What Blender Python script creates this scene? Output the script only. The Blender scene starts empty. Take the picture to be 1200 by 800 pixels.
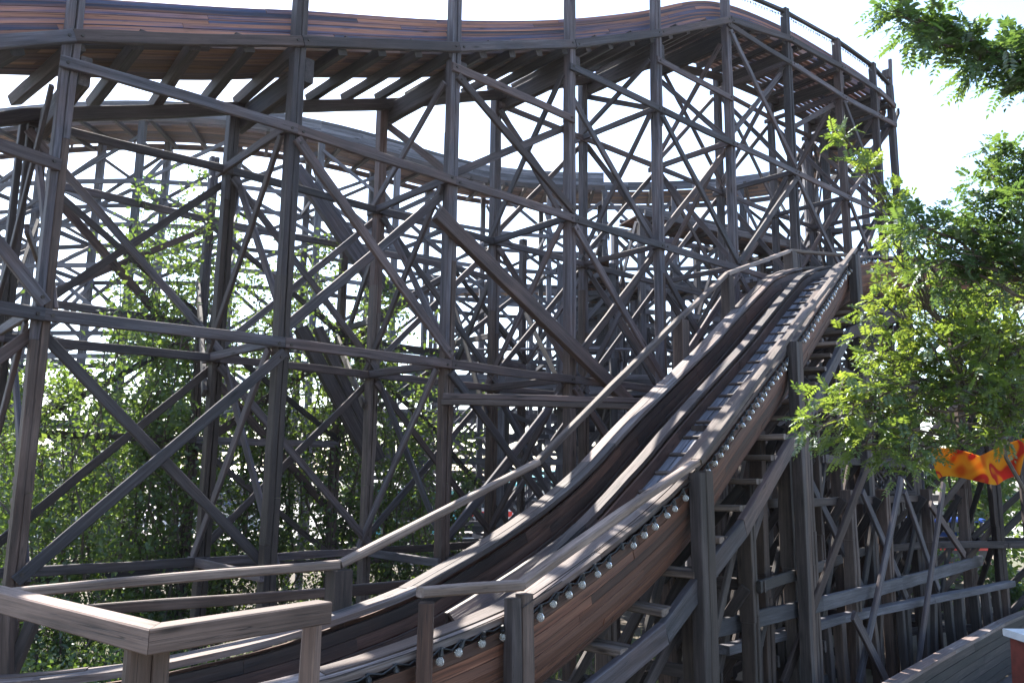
import bpy, math, random
import numpy as np
from mathutils import Vector, Matrix
random.seed(7); rng = np.random.default_rng(7)
GZ = -3.2                      # ground height below the viewer's eye; everything is lifted by -GZ at the end
sc = bpy.context.scene
col = sc.collection

# ------------------------------------------------------------------ camera model (used to read distances off the photo)
F = 950.0; TH = math.radians(9.38); RO = math.radians(0.67)
fw = np.array([0, math.cos(TH), math.sin(TH)]); up0 = np.array([0, -math.sin(TH), math.cos(TH)]); rt0 = np.array([1., 0, 0])
rt = rt0*math.cos(RO)+up0*math.sin(RO); upv = up0*math.cos(RO)-rt0*math.sin(RO)
def ray(px, py): return rt*((px-600)/F)+upv*((400-py)/F)+fw
def atd(px, py, d): r = ray(px, py); return r*(d/r[1])
def atz(px, py, z): r = ray(px, py); return r*(z/r[2])
V = lambda p: Vector((float(p[0]), float(p[1]), float(p[2])))
def unit(v): v = np.asarray(v, float); return v/np.linalg.norm(v)

# ------------------------------------------------------------------ materials
def nt(name):
    m = bpy.data.materials.new(name); m.use_nodes = True
    t = m.node_tree; t.nodes.clear()
    return m, t, t.nodes, t.links
def N(ns, typ, **kw):
    n = ns.new(typ)
    for k, v in kw.items():
        if k in n.inputs: n.inputs[k].default_value = v
        else: setattr(n, k, v)
    return n
def ramp(ns, stops):
    r = ns.new('ShaderNodeValToRGB'); e = r.color_ramp.elements
    while len(e) < len(stops): e.new(.5)
    for el, (p, c) in zip(e, stops):
        el.position = p; el.color = (*c, 1) if len(c) == 3 else c
    return r
def wood(name, dark, mid, light, alt=None, altamt=.35, uv=False, rough=.75, tint=False, lines=1.0, bs=(1.3, 3.0, 3.0), bw=.13, ap=.75):
    m, t, ns, L = nt(name)
    out = N(ns, 'ShaderNodeOutputMaterial'); b = N(ns, 'ShaderNodeBsdfPrincipled', Roughness=rough)
    L.new(b.outputs[0], out.inputs[0])
    tc = N(ns, 'ShaderNodeTexCoord'); oi = N(ns, 'ShaderNodeObjectInfo')
    mul = N(ns, 'ShaderNodeMath', operation='MULTIPLY'); mul.inputs[1].default_value = 37.0; L.new(oi.outputs['Random'], mul.inputs[0])
    rnd = mul.outputs[0]
    if tint:
        at = N(ns, 'ShaderNodeAttribute', attribute_name='tint')
        ad = N(ns, 'ShaderNodeMath', operation='MULTIPLY_ADD'); ad.inputs[1].default_value = 53.0
        L.new(at.outputs['Fac'], ad.inputs[0]); L.new(rnd, ad.inputs[2]); rnd = ad.outputs[0]
    comb = N(ns, 'ShaderNodeCombineXYZ')
    for i in range(3): L.new(rnd, comb.inputs[i])
    va = N(ns, 'ShaderNodeVectorMath', operation='ADD'); L.new(tc.outputs['UV' if uv else 'Object'], va.inputs[0]); L.new(comb.outputs[0], va.inputs[1])
    def noise(scale, det=6, rg=.6, dist=0.0):
        mp = N(ns, 'ShaderNodeMapping'); mp.inputs['Scale'].default_value = scale; L.new(va.outputs[0], mp.inputs[0])
        n = N(ns, 'ShaderNodeTexNoise', Scale=1.0, Detail=det, Roughness=rg, Distortion=dist); L.new(mp.outputs[0], n.inputs['Vector']); return n.outputs['Fac']
    g = noise((1.1, 22, 22), 7, .65, .25)          # grain bands
    fine = noise((2.5, 120, 120), 3, .6)            # fibres
    blot = noise(bs, 4, .6)            # weather blotches
    crk = noise((.55, 42, 42), 2, .5, .3)           # drying checks
    r1 = ramp(ns, [(.28, dark), (.5, mid), (.75, light)]); L.new(g, r1.inputs[0])
    colr = r1.outputs[0]
    if alt:
        r2 = ramp(ns, [(.5-bw, (0, 0, 0)), (.5+bw, (1, 1, 1))]); L.new(blot, r2.inputs[0])
        k = N(ns, 'ShaderNodeMath', operation='MULTIPLY'); k.inputs[1].default_value = altamt; L.new(r2.outputs[0], k.inputs[0])
        mx = N(ns, 'ShaderNodeMixRGB', blend_type='MIX'); L.new(k.outputs[0], mx.inputs[0]); L.new(colr, mx.inputs[1]); mx.inputs[2].default_value = (*alt, 1); colr = mx.outputs[0]
    # per piece brightness
    src = at.outputs['Fac'] if tint else oi.outputs['Random']
    if alt:
        h1 = N(ns, 'ShaderNodeMath', operation='MULTIPLY'); h1.inputs[1].default_value = 17.3; L.new(src, h1.inputs[0])
        h2 = N(ns, 'ShaderNodeMath', operation='FRACT'); L.new(h1.outputs[0], h2.inputs[0])
        h3 = N(ns, 'ShaderNodeMapRange'); h3.inputs['From Min'].default_value = .45; h3.inputs['To Max'].default_value = ap; L.new(h2.outputs[0], h3.inputs[0])
        hx = N(ns, 'ShaderNodeMixRGB', blend_type='MIX'); L.new(h3.outputs[0], hx.inputs[0]); L.new(colr, hx.inputs[1])
        hm_ = N(ns, 'ShaderNodeMixRGB', blend_type='MULTIPLY'); hm_.inputs[0].default_value = 1; gm = N(ns, 'ShaderNodeMapRange'); gm.inputs['From Min'].default_value = .3; gm.inputs['From Max'].default_value = .7; gm.inputs['To Min'].default_value = .5; gm.inputs['To Max'].default_value = 1.5; L.new(g, gm.inputs[0])
        hm_.inputs[1].default_value = (*alt, 1); L.new(gm.outputs[0], hm_.inputs[2]); L.new(hm_.outputs[0], hx.inputs[2]); colr = hx.outputs[0]
    mk = N(ns, 'ShaderNodeMapping'); mk.inputs['Scale'].default_value = (1.5, 7, 7); L.new(va.outputs[0], mk.inputs[0])
    vk = N(ns, 'ShaderNodeTexVoronoi', Scale=1.0); L.new(mk.outputs[0], vk.inputs['Vector'])
    kr = ramp(ns, [(.05, (.22, .19, .17)), (.11, (.75, .72, .7)), (.2, (1, 1, 1))]); L.new(vk.outputs['Distance'], kr.inputs[0])
    mkx = N(ns, 'ShaderNodeMixRGB', blend_type='MULTIPLY'); mkx.inputs[0].default_value = lines; L.new(colr, mkx.inputs[1]); L.new(kr.outputs[0], mkx.inputs[2]); colr = mkx.outputs[0]
    mr = N(ns, 'ShaderNodeMapRange'); mr.inputs['To Min'].default_value = .52; mr.inputs['To Max'].default_value = 1.5; L.new(src, mr.inputs[0])
    m1 = N(ns, 'ShaderNodeMixRGB', blend_type='MULTIPLY'); m1.inputs[0].default_value = 1; L.new(colr, m1.inputs[1]); L.new(mr.outputs[0], m1.inputs[2])
    fr = N(ns, 'ShaderNodeMapRange'); fr.inputs['From Min'].default_value = .3; fr.inputs['From Max'].default_value = .7
    fr.inputs['To Min'].default_value = .72; fr.inputs['To Max'].default_value = 1.22; L.new(fine, fr.inputs[0])
    m2 = N(ns, 'ShaderNodeMixRGB', blend_type='MULTIPLY'); m2.inputs[0].default_value = 1; L.new(m1.outputs[0], m2.inputs[1]); L.new(fr.outputs[0], m2.inputs[2])
    br = N(ns, 'ShaderNodeMapRange'); br.inputs['From Min'].default_value = .3; br.inputs['From Max'].default_value = .7
    br.inputs['To Min'].default_value = .7; br.inputs['To Max'].default_value = 1.2; L.new(blot, br.inputs[0])
    m3 = N(ns, 'ShaderNodeMixRGB', blend_type='MULTIPLY'); m3.inputs[0].default_value = 1; L.new(m2.outputs[0], m3.inputs[1]); L.new(br.outputs[0], m3.inputs[2])
    # cracks: thin dark lines where the stretched noise crosses the middle
    sb = N(ns, 'ShaderNodeMath', operation='SUBTRACT'); sb.inputs[1].default_value = .56; L.new(crk, sb.inputs[0])
    ab = N(ns, 'ShaderNodeMath', operation='ABSOLUTE'); L.new(sb.outputs[0], ab.inputs[0])
    cr = N(ns, 'ShaderNodeMapRange'); cr.inputs['From Max'].default_value = .012; cr.inputs['To Min'].default_value = .25; L.new(ab.outputs[0], cr.inputs[0])
    m4 = N(ns, 'ShaderNodeMixRGB', blend_type='MULTIPLY'); m4.inputs[0].default_value = lines; L.new(m3.outputs[0], m4.inputs[1]); L.new(cr.outputs[0], m4.inputs[2])
    L.new(m4.outputs[0], b.inputs['Base Color'])
    ad2 = N(ns, 'ShaderNodeMath', operation='MULTIPLY'); L.new(g, ad2.inputs[0]); L.new(cr.outputs[0], ad2.inputs[1])
    bp = N(ns, 'ShaderNodeBump', Strength=.45, Distance=.012); L.new(ad2.outputs[0], bp.inputs['Height']); L.new(bp.outputs[0], b.inputs['Normal'])
    return m
def plain(name, c, rough=.6, metal=0.0, var=.15, scale=6.0):
    m, t, ns, L = nt(name)
    out = N(ns, 'ShaderNodeOutputMaterial'); b = N(ns, 'ShaderNodeBsdfPrincipled', Roughness=rough, Metallic=metal); L.new(b.outputs[0], out.inputs[0])
    tc = N(ns, 'ShaderNodeTexCoord'); n = N(ns, 'ShaderNodeTexNoise', Scale=scale, Detail=5.0); L.new(tc.outputs['Object'], n.inputs['Vector'])
    r = ramp(ns, [(.3, tuple(x*(1-var) for x in c)), (.7, tuple(min(1, x*(1+var)) for x in c))]); L.new(n.outputs['Fac'], r.inputs[0]); L.new(r.outputs[0], b.inputs['Base Color'])
    return m
def leafmat(name, d1, d2, tr, trans=.5, gloss=.06):
    m, t, ns, L = nt(name)
    out = N(ns, 'ShaderNodeOutputMaterial')
    at = N(ns, 'ShaderNodeAttribute', attribute_name='tint')
    r = ramp(ns, [(0, d1), (1, d2)]); L.new(at.outputs['Fac'], r.inputs[0])
    r2 = ramp(ns, [(0, tuple(x*.75 for x in tr)), (1, (min(1, tr[0]*1.5), tr[1]*1.15, tr[2]))]); L.new(at.outputs['Fac'], r2.inputs[0])
    df = N(ns, 'ShaderNodeBsdfDiffuse'); tl = N(ns, 'ShaderNodeBsdfTranslucent'); gl = N(ns, 'ShaderNodeBsdfGlossy', Roughness=.45)
    L.new(r.outputs[0], df.inputs[0]); L.new(r2.outputs[0], tl.inputs[0]); gl.inputs[0].default_value = (.7, .75, .8, 1)
    mx = N(ns, 'ShaderNodeMixShader'); mx.inputs[0].default_value = trans; L.new(df.outputs[0], mx.inputs[1]); L.new(tl.outputs[0], mx.inputs[2])
    mx2 = N(ns, 'ShaderNodeMixShader'); mx2.inputs[0].default_value = gloss; L.new(mx.outputs[0], mx2.inputs[1]); L.new(gl.outputs[0], mx2.inputs[2])
    L.new(mx2.outputs[0], out.inputs[0]); return m

M = {}
M['grey'] = wood('weathered_timber', (.020, .017, .021), (.060, .055, .067), (.155, .146, .168), alt=(.062, .034, .026), altamt=.5)
M['brown'] = wood('stained_timber', (.014, .008, .006), (.044, .024, .017), (.100, .062, .048), alt=(.072, .055, .05), altamt=.35)
M['rail'] = wood('handrail_timber', (.048, .029, .022), (.115, .077, .060), (.25, .18, .145), alt=(.18, .14, .12), altamt=.4)
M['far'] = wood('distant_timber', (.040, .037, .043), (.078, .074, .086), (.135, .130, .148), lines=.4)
M['deck'] = wood('deck_rail_timber', (.036, .019, .014), (.092, .053, .039), (.17, .107, .083), alt=(.15, .105, .088), altamt=.4)
M['divider'] = wood('grey_brown_boards', (.020, .016, .016), (.052, .042, .042), (.11, .094, .093), alt=(.075, .045, .035), altamt=.5, uv=True, tint=True)
M['reddeck'] = wood('red_brown_post_timber', (.035, .015, .010), (.105, .048, .031), (.19, .10, .07))
M['pit'] = wood('shade_toned_flume_boards', (.010, .007, .006), (.026, .018, .016), (.062, .046, .041), uv=True, tint=True)  # very dark: tree shade on the return flume wall is put into the colour
M['side'] = wood('reddish_boards', (.036, .013, .007), (.135, .050, .027), (.29, .128, .072), alt=(.066, .035, .026), altamt=.7, uv=True, tint=True, bs=(.45, 7, 7))
M['trough'] = wood('wet_trough_boards', (.016, .010, .008), (.044, .028, .023), (.105, .071, .058), alt=(.085, .040, .027), altamt=.5, uv=True, tint=True, rough=.55)
M['cap'] = wood('capping_boards', (.045, .033, .030), (.120, .100, .097), (.27, .238, .232), alt=(.090, .050, .036), altamt=.65, uv=True, tint=True, bs=(.8, 4, 4))
M['walk'] = wood('walkway_boards', (.045, .042, .050), (.105, .101, .116), (.195, .19, .212), uv=True, tint=True)
M['paintwall'] = wood('worn_painted_boards', (.018, .026, .060), (.034, .046, .105), (.075, .075, .12), alt=(.26, .105, .048), altamt=.8, uv=True, tint=True, bs=(.2, 15, 15), bw=.07, ap=.2)
M['under'] = wood('underside_boards', (.055, .026, .014), (.20, .10, .05), (.34, .19, .10), alt=(.04, .04, .065), altamt=.6, uv=True, tint=True, bs=(.4, 8, 8))
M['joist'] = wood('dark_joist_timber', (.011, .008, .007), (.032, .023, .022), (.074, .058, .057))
M['black'] = plain('black_rubber', (.012, .012, .013), .5)
M['iron'] = plain('rusty_iron', (.05, .04, .035), .6, .6, .4, 30)

# ------------------------------------------------------------------ object helpers
def mesh(name, vs, fs, mat, loc=(0, 0, 0), parent=None, uvs=None, tint=None, smooth=False):
    me = bpy.data.meshes.new(name)
    me.from_pydata([tuple(map(float, v)) for v in vs] if not isinstance(vs, np.ndarray) else vs.tolist(), [], [tuple(int(i) for i in f) for f in fs])
    if mat is not None: me.materials.append(mat)
    if uvs is not None:
        ul = me.uv_layers.new(name='UVMap'); ul.data.foreach_set('uv', np.asarray(uvs, dtype=np.float32).ravel())
    if tint is not None:
        a = me.attributes.new('tint', 'FLOAT', 'FACE'); a.data.foreach_set('value', np.asarray(tint, dtype=np.float32))
    if smooth: me.shade_smooth()
    me.update()
    o = bpy.data.objects.new(name, me); col.objects.link(o); o.location = V(loc)
    if parent: o.parent = parent
    return o
TOP = []
def tag(o, label=None, cat=None, group=None, kind=None):
    if label: o['label'] = label
    if cat: o['category'] = cat
    if group: o['group'] = group
    if kind: o['kind'] = kind
    TOP.append(o); return o
def thing(name, label, cat, loc, group=None):
    o = bpy.data.objects.new(name, None); o.empty_display_size = .3; col.objects.link(o); o.location = V(loc)
    return tag(o, label, cat, group)
def basis(a, b, nrm):
    x = unit(np.asarray(b)-np.asarray(a)); y = np.asarray(nrm, float); y = unit(y-x*(x@y)); z = np.cross(x, y); return x, y, z
def place(o, a, x, y, z, parent):
    m = Matrix(((x[0], y[0], z[0]), (x[1], y[1], z[1]), (x[2], y[2], z[2]))).to_4x4()
    o.rotation_mode = 'QUATERNION'; o.rotation_quaternion = m.to_quaternion()
    base = np.array(parent.location) if parent else np.zeros(3)
    o.location = V(np.asarray(a)-base)
def box_rings(L, w, h, c=.007, step=None, jit=.0, y0=0., z0=0., x0=0.):
    """a board along X with chamfered long edges and slightly uneven faces"""
    sec = [(-w/2+c, -h/2), (w/2-c, -h/2), (w/2, -h/2+c), (w/2, h/2-c), (w/2-c, h/2), (-w/2+c, h/2), (-w/2, h/2-c), (-w/2, -h/2+c)] if c > 0 else \
          [(-w/2, -h/2), (w/2, -h/2), (w/2, h/2), (-w/2, h/2)]
    k = len(sec); n = max(1, int(round(L/step))) if step else 1
    vs, fs = [], []
    bow = (random.uniform(-1, 1)*jit*1.5, random.uniform(-1, 1)*jit*1.5)
    for i in range(n+1):
        u = i/n; dy = bow[0]*math.sin(math.pi*u); dz = bow[1]*math.sin(math.pi*u)
        s = 1+random.uniform(-1, 1)*jit/max(w, h)*1.2 if jit else 1
        jy, jz = random.uniform(-jit, jit)*.5, random.uniform(-jit, jit)*.5
        for (a, b) in sec: vs.append((x0+L*u, y0+a*s+dy+jy, z0+b*s+dz+jz))
    for i in range(n):
        for j in range(k):
            a = i*k+j; b = i*k+(j+1) % k; fs.append((a, b, b+k, a+k))
    fs.append(tuple(reversed(range(k)))); fs.append(tuple(range(n*k, n*k+k)))
    return vs, fs
def merge(parts):
    vs, fs = [], []
    for v, f in parts:
        o = len(vs); vs += v; fs += [tuple(i+o for i in q) for q in f]
    return vs, fs
def disc(x, y, z, r, t, axis=1):
    """a small bolt head pointing along local Y"""
    vs = []; k = 6
    for s in (0, 1):
        for j in range(k):
            a = 2*math.pi*j/k; vs.append((x+r*math.cos(a), y+t*s, z+r*math.sin(a)))
    fs = [tuple(range(k)), tuple(range(2*k-1, k-1, -1))]+[(j, j+k, (j+1) % k+k, (j+1) % k) for j in range(k)]
    return vs, fs
def beam(name, a, b, w, h, nrm, mat, parent, near=True, off=0., bolts=False):
    """one timber from a to b: w is its size along nrm, h across it"""
    a = np.asarray(a, float); b = np.asarray(b, float); nrm = np.asarray(nrm, float)
    o_ = off+(random.uniform(-.004, .004) if off else 0)
    a = a+nrm*o_; b = b+nrm*o_
    L = np.linalg.norm(b-a); x, y, z = basis(a, b, nrm)
    w *= random.uniform(.95, 1.05); h *= random.uniform(.94, 1.06)
    v, f = box_rings(L, w, h, (.012 if mat in (M['rail'], M['deck']) else .008) if near else 0, .45 if near else None, .006 if near else 0)
    mats = [mat]; nb = len(f)
    if bolts:
        sd = 1 if off > 0 else -1
        for xx in (.07, L-.07):
            dv, df = disc(xx, sd*w/2 if sd > 0 else -w/2-.012, random.uniform(-.02, .02), .019, .014)
            v, f = merge([(v, f), (dv, df)])
        mats.append(M['iron'])
    o = mesh(name, v, f, mat, parent=parent)
    if bolts:
        o.data.materials.append(M['iron'])
        for p in o.data.polygons[nb:]: p.material_index = 1
    place(o, a, x, y, z, parent); return o
def post(name, a, b, w, nrm, mat, parent, near=True, d=None, low=None):
    """a built-up post: two planks side by side, each spliced at its own heights"""
    a = np.asarray(a, float); b = np.asarray(b, float); L = np.linalg.norm(b-a); x, y, z = basis(a, b, nrm); d = d or w
    if not near:
        v, f = box_rings(L, d, w, 0)
    else:
        ps = []; flag = []
        for s in (-1, 1):
            t = 0.
            cut = random.uniform(1.6, 3.4)
            while t < L-.02:
                e = min(L, t+cut); e = L if L-e < .5 else e
                ww = w/2-.004+random.uniform(-.006, .004); dd = d+random.uniform(-.016, .008)
                flag.append(low is not None and a[2]+t < low+random.uniform(-1.2, .6))
                ps.append(box_rings(e-t-.004, dd, ww, .009, .5, .006, random.uniform(-.006, .006), s*(w/4+.001), t))
                t = e; cut = random.uniform(2.2, 3.8)
        v, f = merge(ps)
    o = mesh(name, v, f, mat, parent=parent); place(o, a, x, y, z, parent)
    if near and low is not None:
        o.data.materials.append(M['brown']); mi = []
        for (pv, pf), fl_g in zip(ps, flag): mi += [1 if fl_g else 0]*len(pf)
        o.data.polygons.foreach_set('material_index', mi)
    return o
def tube(pts, r, k=6, rs=None):
    pts = [np.asarray(p, float) for p in pts]; vs, fs = [], []
    for i, p in enumerate(pts):
        t = unit(pts[min(i+1, len(pts)-1)]-pts[max(i-1, 0)])
        a = np.cross(t, (0, 0, 1.)); a = unit(a) if np.linalg.norm(a) > 1e-3 else np.array([1., 0, 0]); b = np.cross(t, a)
        rr = rs[i] if rs is not None else r
        for j in range(k):
            an = 2*math.pi*j/k; vs.append(tuple(p+rr*(math.cos(an)*a+math.sin(an)*b)))
    for i in range(len(pts)-1):
        for j in range(k):
            fs.append((i*k+j, i*k+(j+1) % k, (i+1)*k+(j+1) % k, (i+1)*k+j))
    fs.append(tuple(reversed(range(k)))); fs.append(tuple(range((len(pts)-1)*k, len(pts)*k)))
    return vs, fs

# ------------------------------------------------------------------ paths and swept boards
class Path:
    """a smooth line with level cross-sections; u runs to its left, w square to it and up"""
    def __init__(s, pts, step=.25):
        P = np.asarray(pts, float); Q = [P[0]*2-P[1], *P, P[-1]*2-P[-2]]; out = []
        for i in range(1, len(Q)-2):
            p0, p1, p2, p3 = Q[i-1], Q[i], Q[i+1], Q[i+2]; n = max(2, int(np.linalg.norm(p2-p1)/step))
            for k in range(n):
                t = k/n; out.append(.5*((2*p1)+(p2-p0)*t+(2*p0-5*p1+4*p2-p3)*t*t+(3*p1-p0-3*p2+p3)*t**3))
        out.append(P[-1]); s.p = np.array(out)
        s.s = np.r_[0, np.cumsum(np.linalg.norm(np.diff(s.p, axis=0), axis=1))]; s.len = s.s[-1]
        t = np.gradient(s.p, axis=0); s.t = t/np.linalg.norm(t, axis=1)[:, None]
    def at(s, d, u=0., w=0., level=False):
        d = min(max(d, 0), s.len)
        p = np.array([np.interp(d, s.s, s.p[:, i]) for i in range(3)]); t = unit([np.interp(d, s.s, s.t[:, i]) for i in range(3)])
        n = unit([-t[1], t[0], 0]); v = np.array([0, 0, 1.]) if level else np.cross(t, n)
        return p+n*u+v*w
    def dirs(s, d):
        t = unit([np.interp(d, s.s, s.t[:, i]) for i in range(3)]); n = unit([-t[1], t[0], 0]); return t, n
    def near(s, xy):
        return s.s[np.argmin(((s.p[:, :2]-np.asarray(xy)[:2])**2).sum(1))]
def boards(name, path, strips, mat, parent, s0=0, s1=None, cell=3.2, step=.3, gap=.004, level=False, mod=None):
    """strips: (u0,w0,u1,w1,thickness) boards laid along the path, cut to random lengths"""
    s1 = s1 or path.len; vs, fs, uv, tn = [], [], [], []
    base = np.array(parent.location) if parent else np.zeros(3)
    for (u0, w0, u1, w1, th) in strips:
        d = s0-random.uniform(0, cell*.8)
        wid = math.hypot(u1-u0, w1-w0); nx, nw = -(w1-w0)/wid, (u1-u0)/wid
        while d < s1-.01:
            e = d+cell*random.uniform(.7, 1.2); a, b = max(d, s0), min(e, s1)-gap
            d = e
            if b-a < .05: continue
            k = max(1, int(math.ceil((b-a)/step))); o = len(vs); rnd = random.random(); ju = random.uniform(-.004, .004)
            t_ = th*random.uniform(.9, 1.05); ouv = random.uniform(0, 40)
            for i in range(k+1):
                ss = a+(b-a)*i/k
                for (cu, cw) in ((u0, w0), (u1, w1), (u1-nx*t_, w1-nw*t_), (u0-nx*t_, w0-nw*t_)):
                    vs.append(path.at(ss, cu+nx*ju, cw+nw*ju+(mod(ss) if mod else 0), level)-base)
            vv = [0, wid, wid+t_, 2*wid+t_, 2*wid+2*t_]
            for i in range(k):
                x0, x1 = a+(b-a)*i/k, a+(b-a)*(i+1)/k
                for j in range(4):
                    p, q = o+i*4+j, o+i*4+(j+1) % 4
                    fs.append((p, q, q+4, p+4)); tn.append(rnd)
                    uv += [(x0+ouv, vv[j]+ouv), (x0+ouv, vv[j+1]+ouv), (x1+ouv, vv[j+1]+ouv), (x1+ouv, vv[j]+ouv)]
            for q in ((o, o+3, o+2, o+1), (o+k*4, o+k*4+1, o+k*4+2, o+k*4+3)):
                fs.append(q); tn.append(rnd); uv += [(ouv, ouv)]*4
    return mesh(name, vs, fs, mat, parent=parent, uvs=uv, tint=tn)

# ------------------------------------------------------------------ the tall trestle of the upper flume
Pxy = np.array([(-5.75, 5.6), (-4.51, 7.63), (-2.64, 9.13), (-.88, 10.76), (.89, 12.38), (2.58, 13.85), (4.30, 15.33), (6.07, 16.84), (7.86, 18.40), (9.2, 19.45), (9.87, 19.97)])
Zt = np.array([2.9, 4.30, 5.12, 5.98, 6.97, 8.04, 9.22, 9.68, 9.86, 9.80, 9.62])
ZA, ZB, ZC, ZD, ZE = -1.1, 1.45, 4.0, 6.55, 9.1
TIERS = [ZA, ZB, ZC, ZD, ZE]
E_ = unit([.745, .667, 0]); NL = np.array([-E_[1], E_[0], 0]); NO = -NL      # along the row, to its far side, to its near side
WID = 1.83
def P(i, z): return np.array([*Pxy[i+1], z])
def Q(i, z): return P(i, z)+NL*WID
front = thing('trestle_frame', 'tall weathered timber trestle face nearest the viewer, under the upper flume', 'trestle', P(2, GZ), 'timber trestle frames')
rear = thing('trestle_frame', 'darker timber trestle face just behind the nearest one, joined to it by cross planks', 'trestle', Q(2, GZ), 'timber trestle frames')
NP = len(Pxy)
for i in range(-1, NP-1):
    top = Zt[i+1]+(1.15 if i < 5 else .78 if i < 9 else .62)
    post('post', P(i, GZ), P(i, top), .155, NL, M['grey'], front, d=.16, low=1.2)
    post('post', Q(i, GZ), Q(i, Zt[i+1]-.15), .15, NL, M['grey'], rear, low=1.2)
def fl(i, j, z, n0=0, zz=None):
    a, b = P(i, z), P(j, z if zz is None else zz); t = unit(b-a)
    beam('ledger', a-t*(.1 if n0 else 0), b-t*.004, .05, .122, NO, M['grey'], front, off=.108, bolts=True)
for i in range(-1, 3): fl(i, i+1, ZB, i == -1)
for i in range(0, NP-2): fl(i, i+1, ZC, i == 0)
fl(-1, 0, 2.94); fl(2, 3, 5.66, 1)
for i in range(3, NP-2): fl(i, i+1, ZD, i == 3)
fl(4, 5, 7.5, 1)
for i in range(5, NP-2): fl(i, i+1, ZE, i == 5)
for i in range(3, 9): fl(i, i+1, ZB, i == 3)
for i in range(2, 9): fl(i, i+1, ZA)
def fb(i, z0, j, z1, side=1, h=.112):
    a, b = P(i, z0), P(j, z1); k = .11*np.sign(z1-z0)
    beam('diagonal_brace', a+np.array([0, 0, k]), b-np.array([0, 0, k]), .055, h, NO, M['grey'], front, off=(.112 if side > 0 else -.108), bolts=side > 0)
for args in [(-1, ZC, 0, ZB), (0, ZB, 1, ZA, -1), (1, ZB, 0, ZA), (-1, ZA, 0, ZB, -1), (1, ZC, 2, ZB), (2, ZC, 1, ZB, -1), (2, 5.66, 3, ZC), (3, 5.7, 2, ZC, -1),
             (2, ZB, 3, ZA), (3, ZB, 2, ZA, -1), (3, ZC, 4, ZB), (4, ZC, 3, ZB, -1), (4, ZD, 5, ZC), (5, ZD, 4, ZC, -1), (3, ZD-.1, 4, ZC, -1), (4, ZC, 5, ZB, -1), (5, ZC, 4, ZB),
             (5, ZE, 6, ZD), (6, ZE, 5, ZD, -1), (6, ZD, 7, ZC), (6, ZD, 5, ZC), (7, ZE, 6, ZD+.9, -1), (8, ZE-.9, 7, ZD), (5, ZC, 6, ZB), (6, ZC, 7, ZB), (7, ZC, 6, ZB, -1),
             (7, ZD, 8, ZC), (8, ZD, 7, ZC, -1), (4, ZB, 5, ZA), (5, ZB, 6, ZA), (6, ZB, 5, ZA, -1), (7, ZE, 8, ZD), (3, ZB, 4, ZA)]:
    fb(*args)
# the two heavy raking struts in front of and behind the first frames
beam('raking_strut', atd(512, 250, 10.45), atd(758, 492, 13.2), .12, .20, NO, M['grey'], front)
beam('raking_strut', atd(346, 196, 13.4), atd(444, 342, 13.9), .12, .24, NO, M['grey'], rear)
beam('raking_strut', atd(366, 216, 13.9), atd(456, 340, 14.3), .10, .20, NO, M['grey'], rear)
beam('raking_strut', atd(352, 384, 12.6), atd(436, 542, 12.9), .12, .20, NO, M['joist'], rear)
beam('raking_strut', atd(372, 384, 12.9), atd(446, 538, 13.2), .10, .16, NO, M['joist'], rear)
# double tie beam that reaches from the trestle to the plunge
t0, t1 = atd(519, 464, 10.55), atd(760, 470, 10.75)
beam('tie_beam', t0, t1, .10, .075, NO, M['grey'], front); beam('tie_beam', t0-np.array([.02, 0, .078]), t1-np.array([0, 0, .078]), .10, .075, NO, M['brown'], front)
# rear face and cross frames
for i in range(-1, NP-2):
    for k, z in enumerate(TIERS):
        if z < min(Zt[i+1], Zt[i+2])-.25:
            beam('ledger', Q(i, z), Q(i+1, z)-E_*.004, .05, .11, NL, M['grey'], rear, off=-.115)
        z1 = TIERS[k+1] if k+1 < len(TIERS) else 99
        if z1 < min(Zt[i+1], Zt[i+2])+.2:
            if i != 0 or k != 2: beam('diagonal_brace', Q(i, z+.1), Q(i+1, z1-.1), .045, .10, NL, M['grey'], rear, off=.114)
            if random.random() < .8: beam('diagonal_brace', Q(i, z1-.1), Q(i+1, z+.1), .045, .10, NL, M['grey'], rear, off=-.117)
for i in range(-1, NP-1):
    zt = Zt[i+1]
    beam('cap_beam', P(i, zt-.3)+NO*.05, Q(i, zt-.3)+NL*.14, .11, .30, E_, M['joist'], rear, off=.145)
    lev = [z for z in TIERS if z < zt-.5]
    for k, z in enumerate(lev):
        beam('cross_ledger', P(i, z)+NO*.12, Q(i, z)+NL*.12, .05, .11, E_, M['grey'], rear, off=-.115)
        z1 = lev[k+1] if k+1 < len(lev) else zt-.45
        if z1-z > .7:
            beam('cross_brace', P(i, z1-.06)+NL*.05, Q(i, z+.06), .045, .105, E_, M['grey'], rear, off=-.117)
            beam('cross_brace', P(i, z+.06), Q(i, z1-.06), .045, .105, E_, M['grey'], rear, off=.116)

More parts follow.
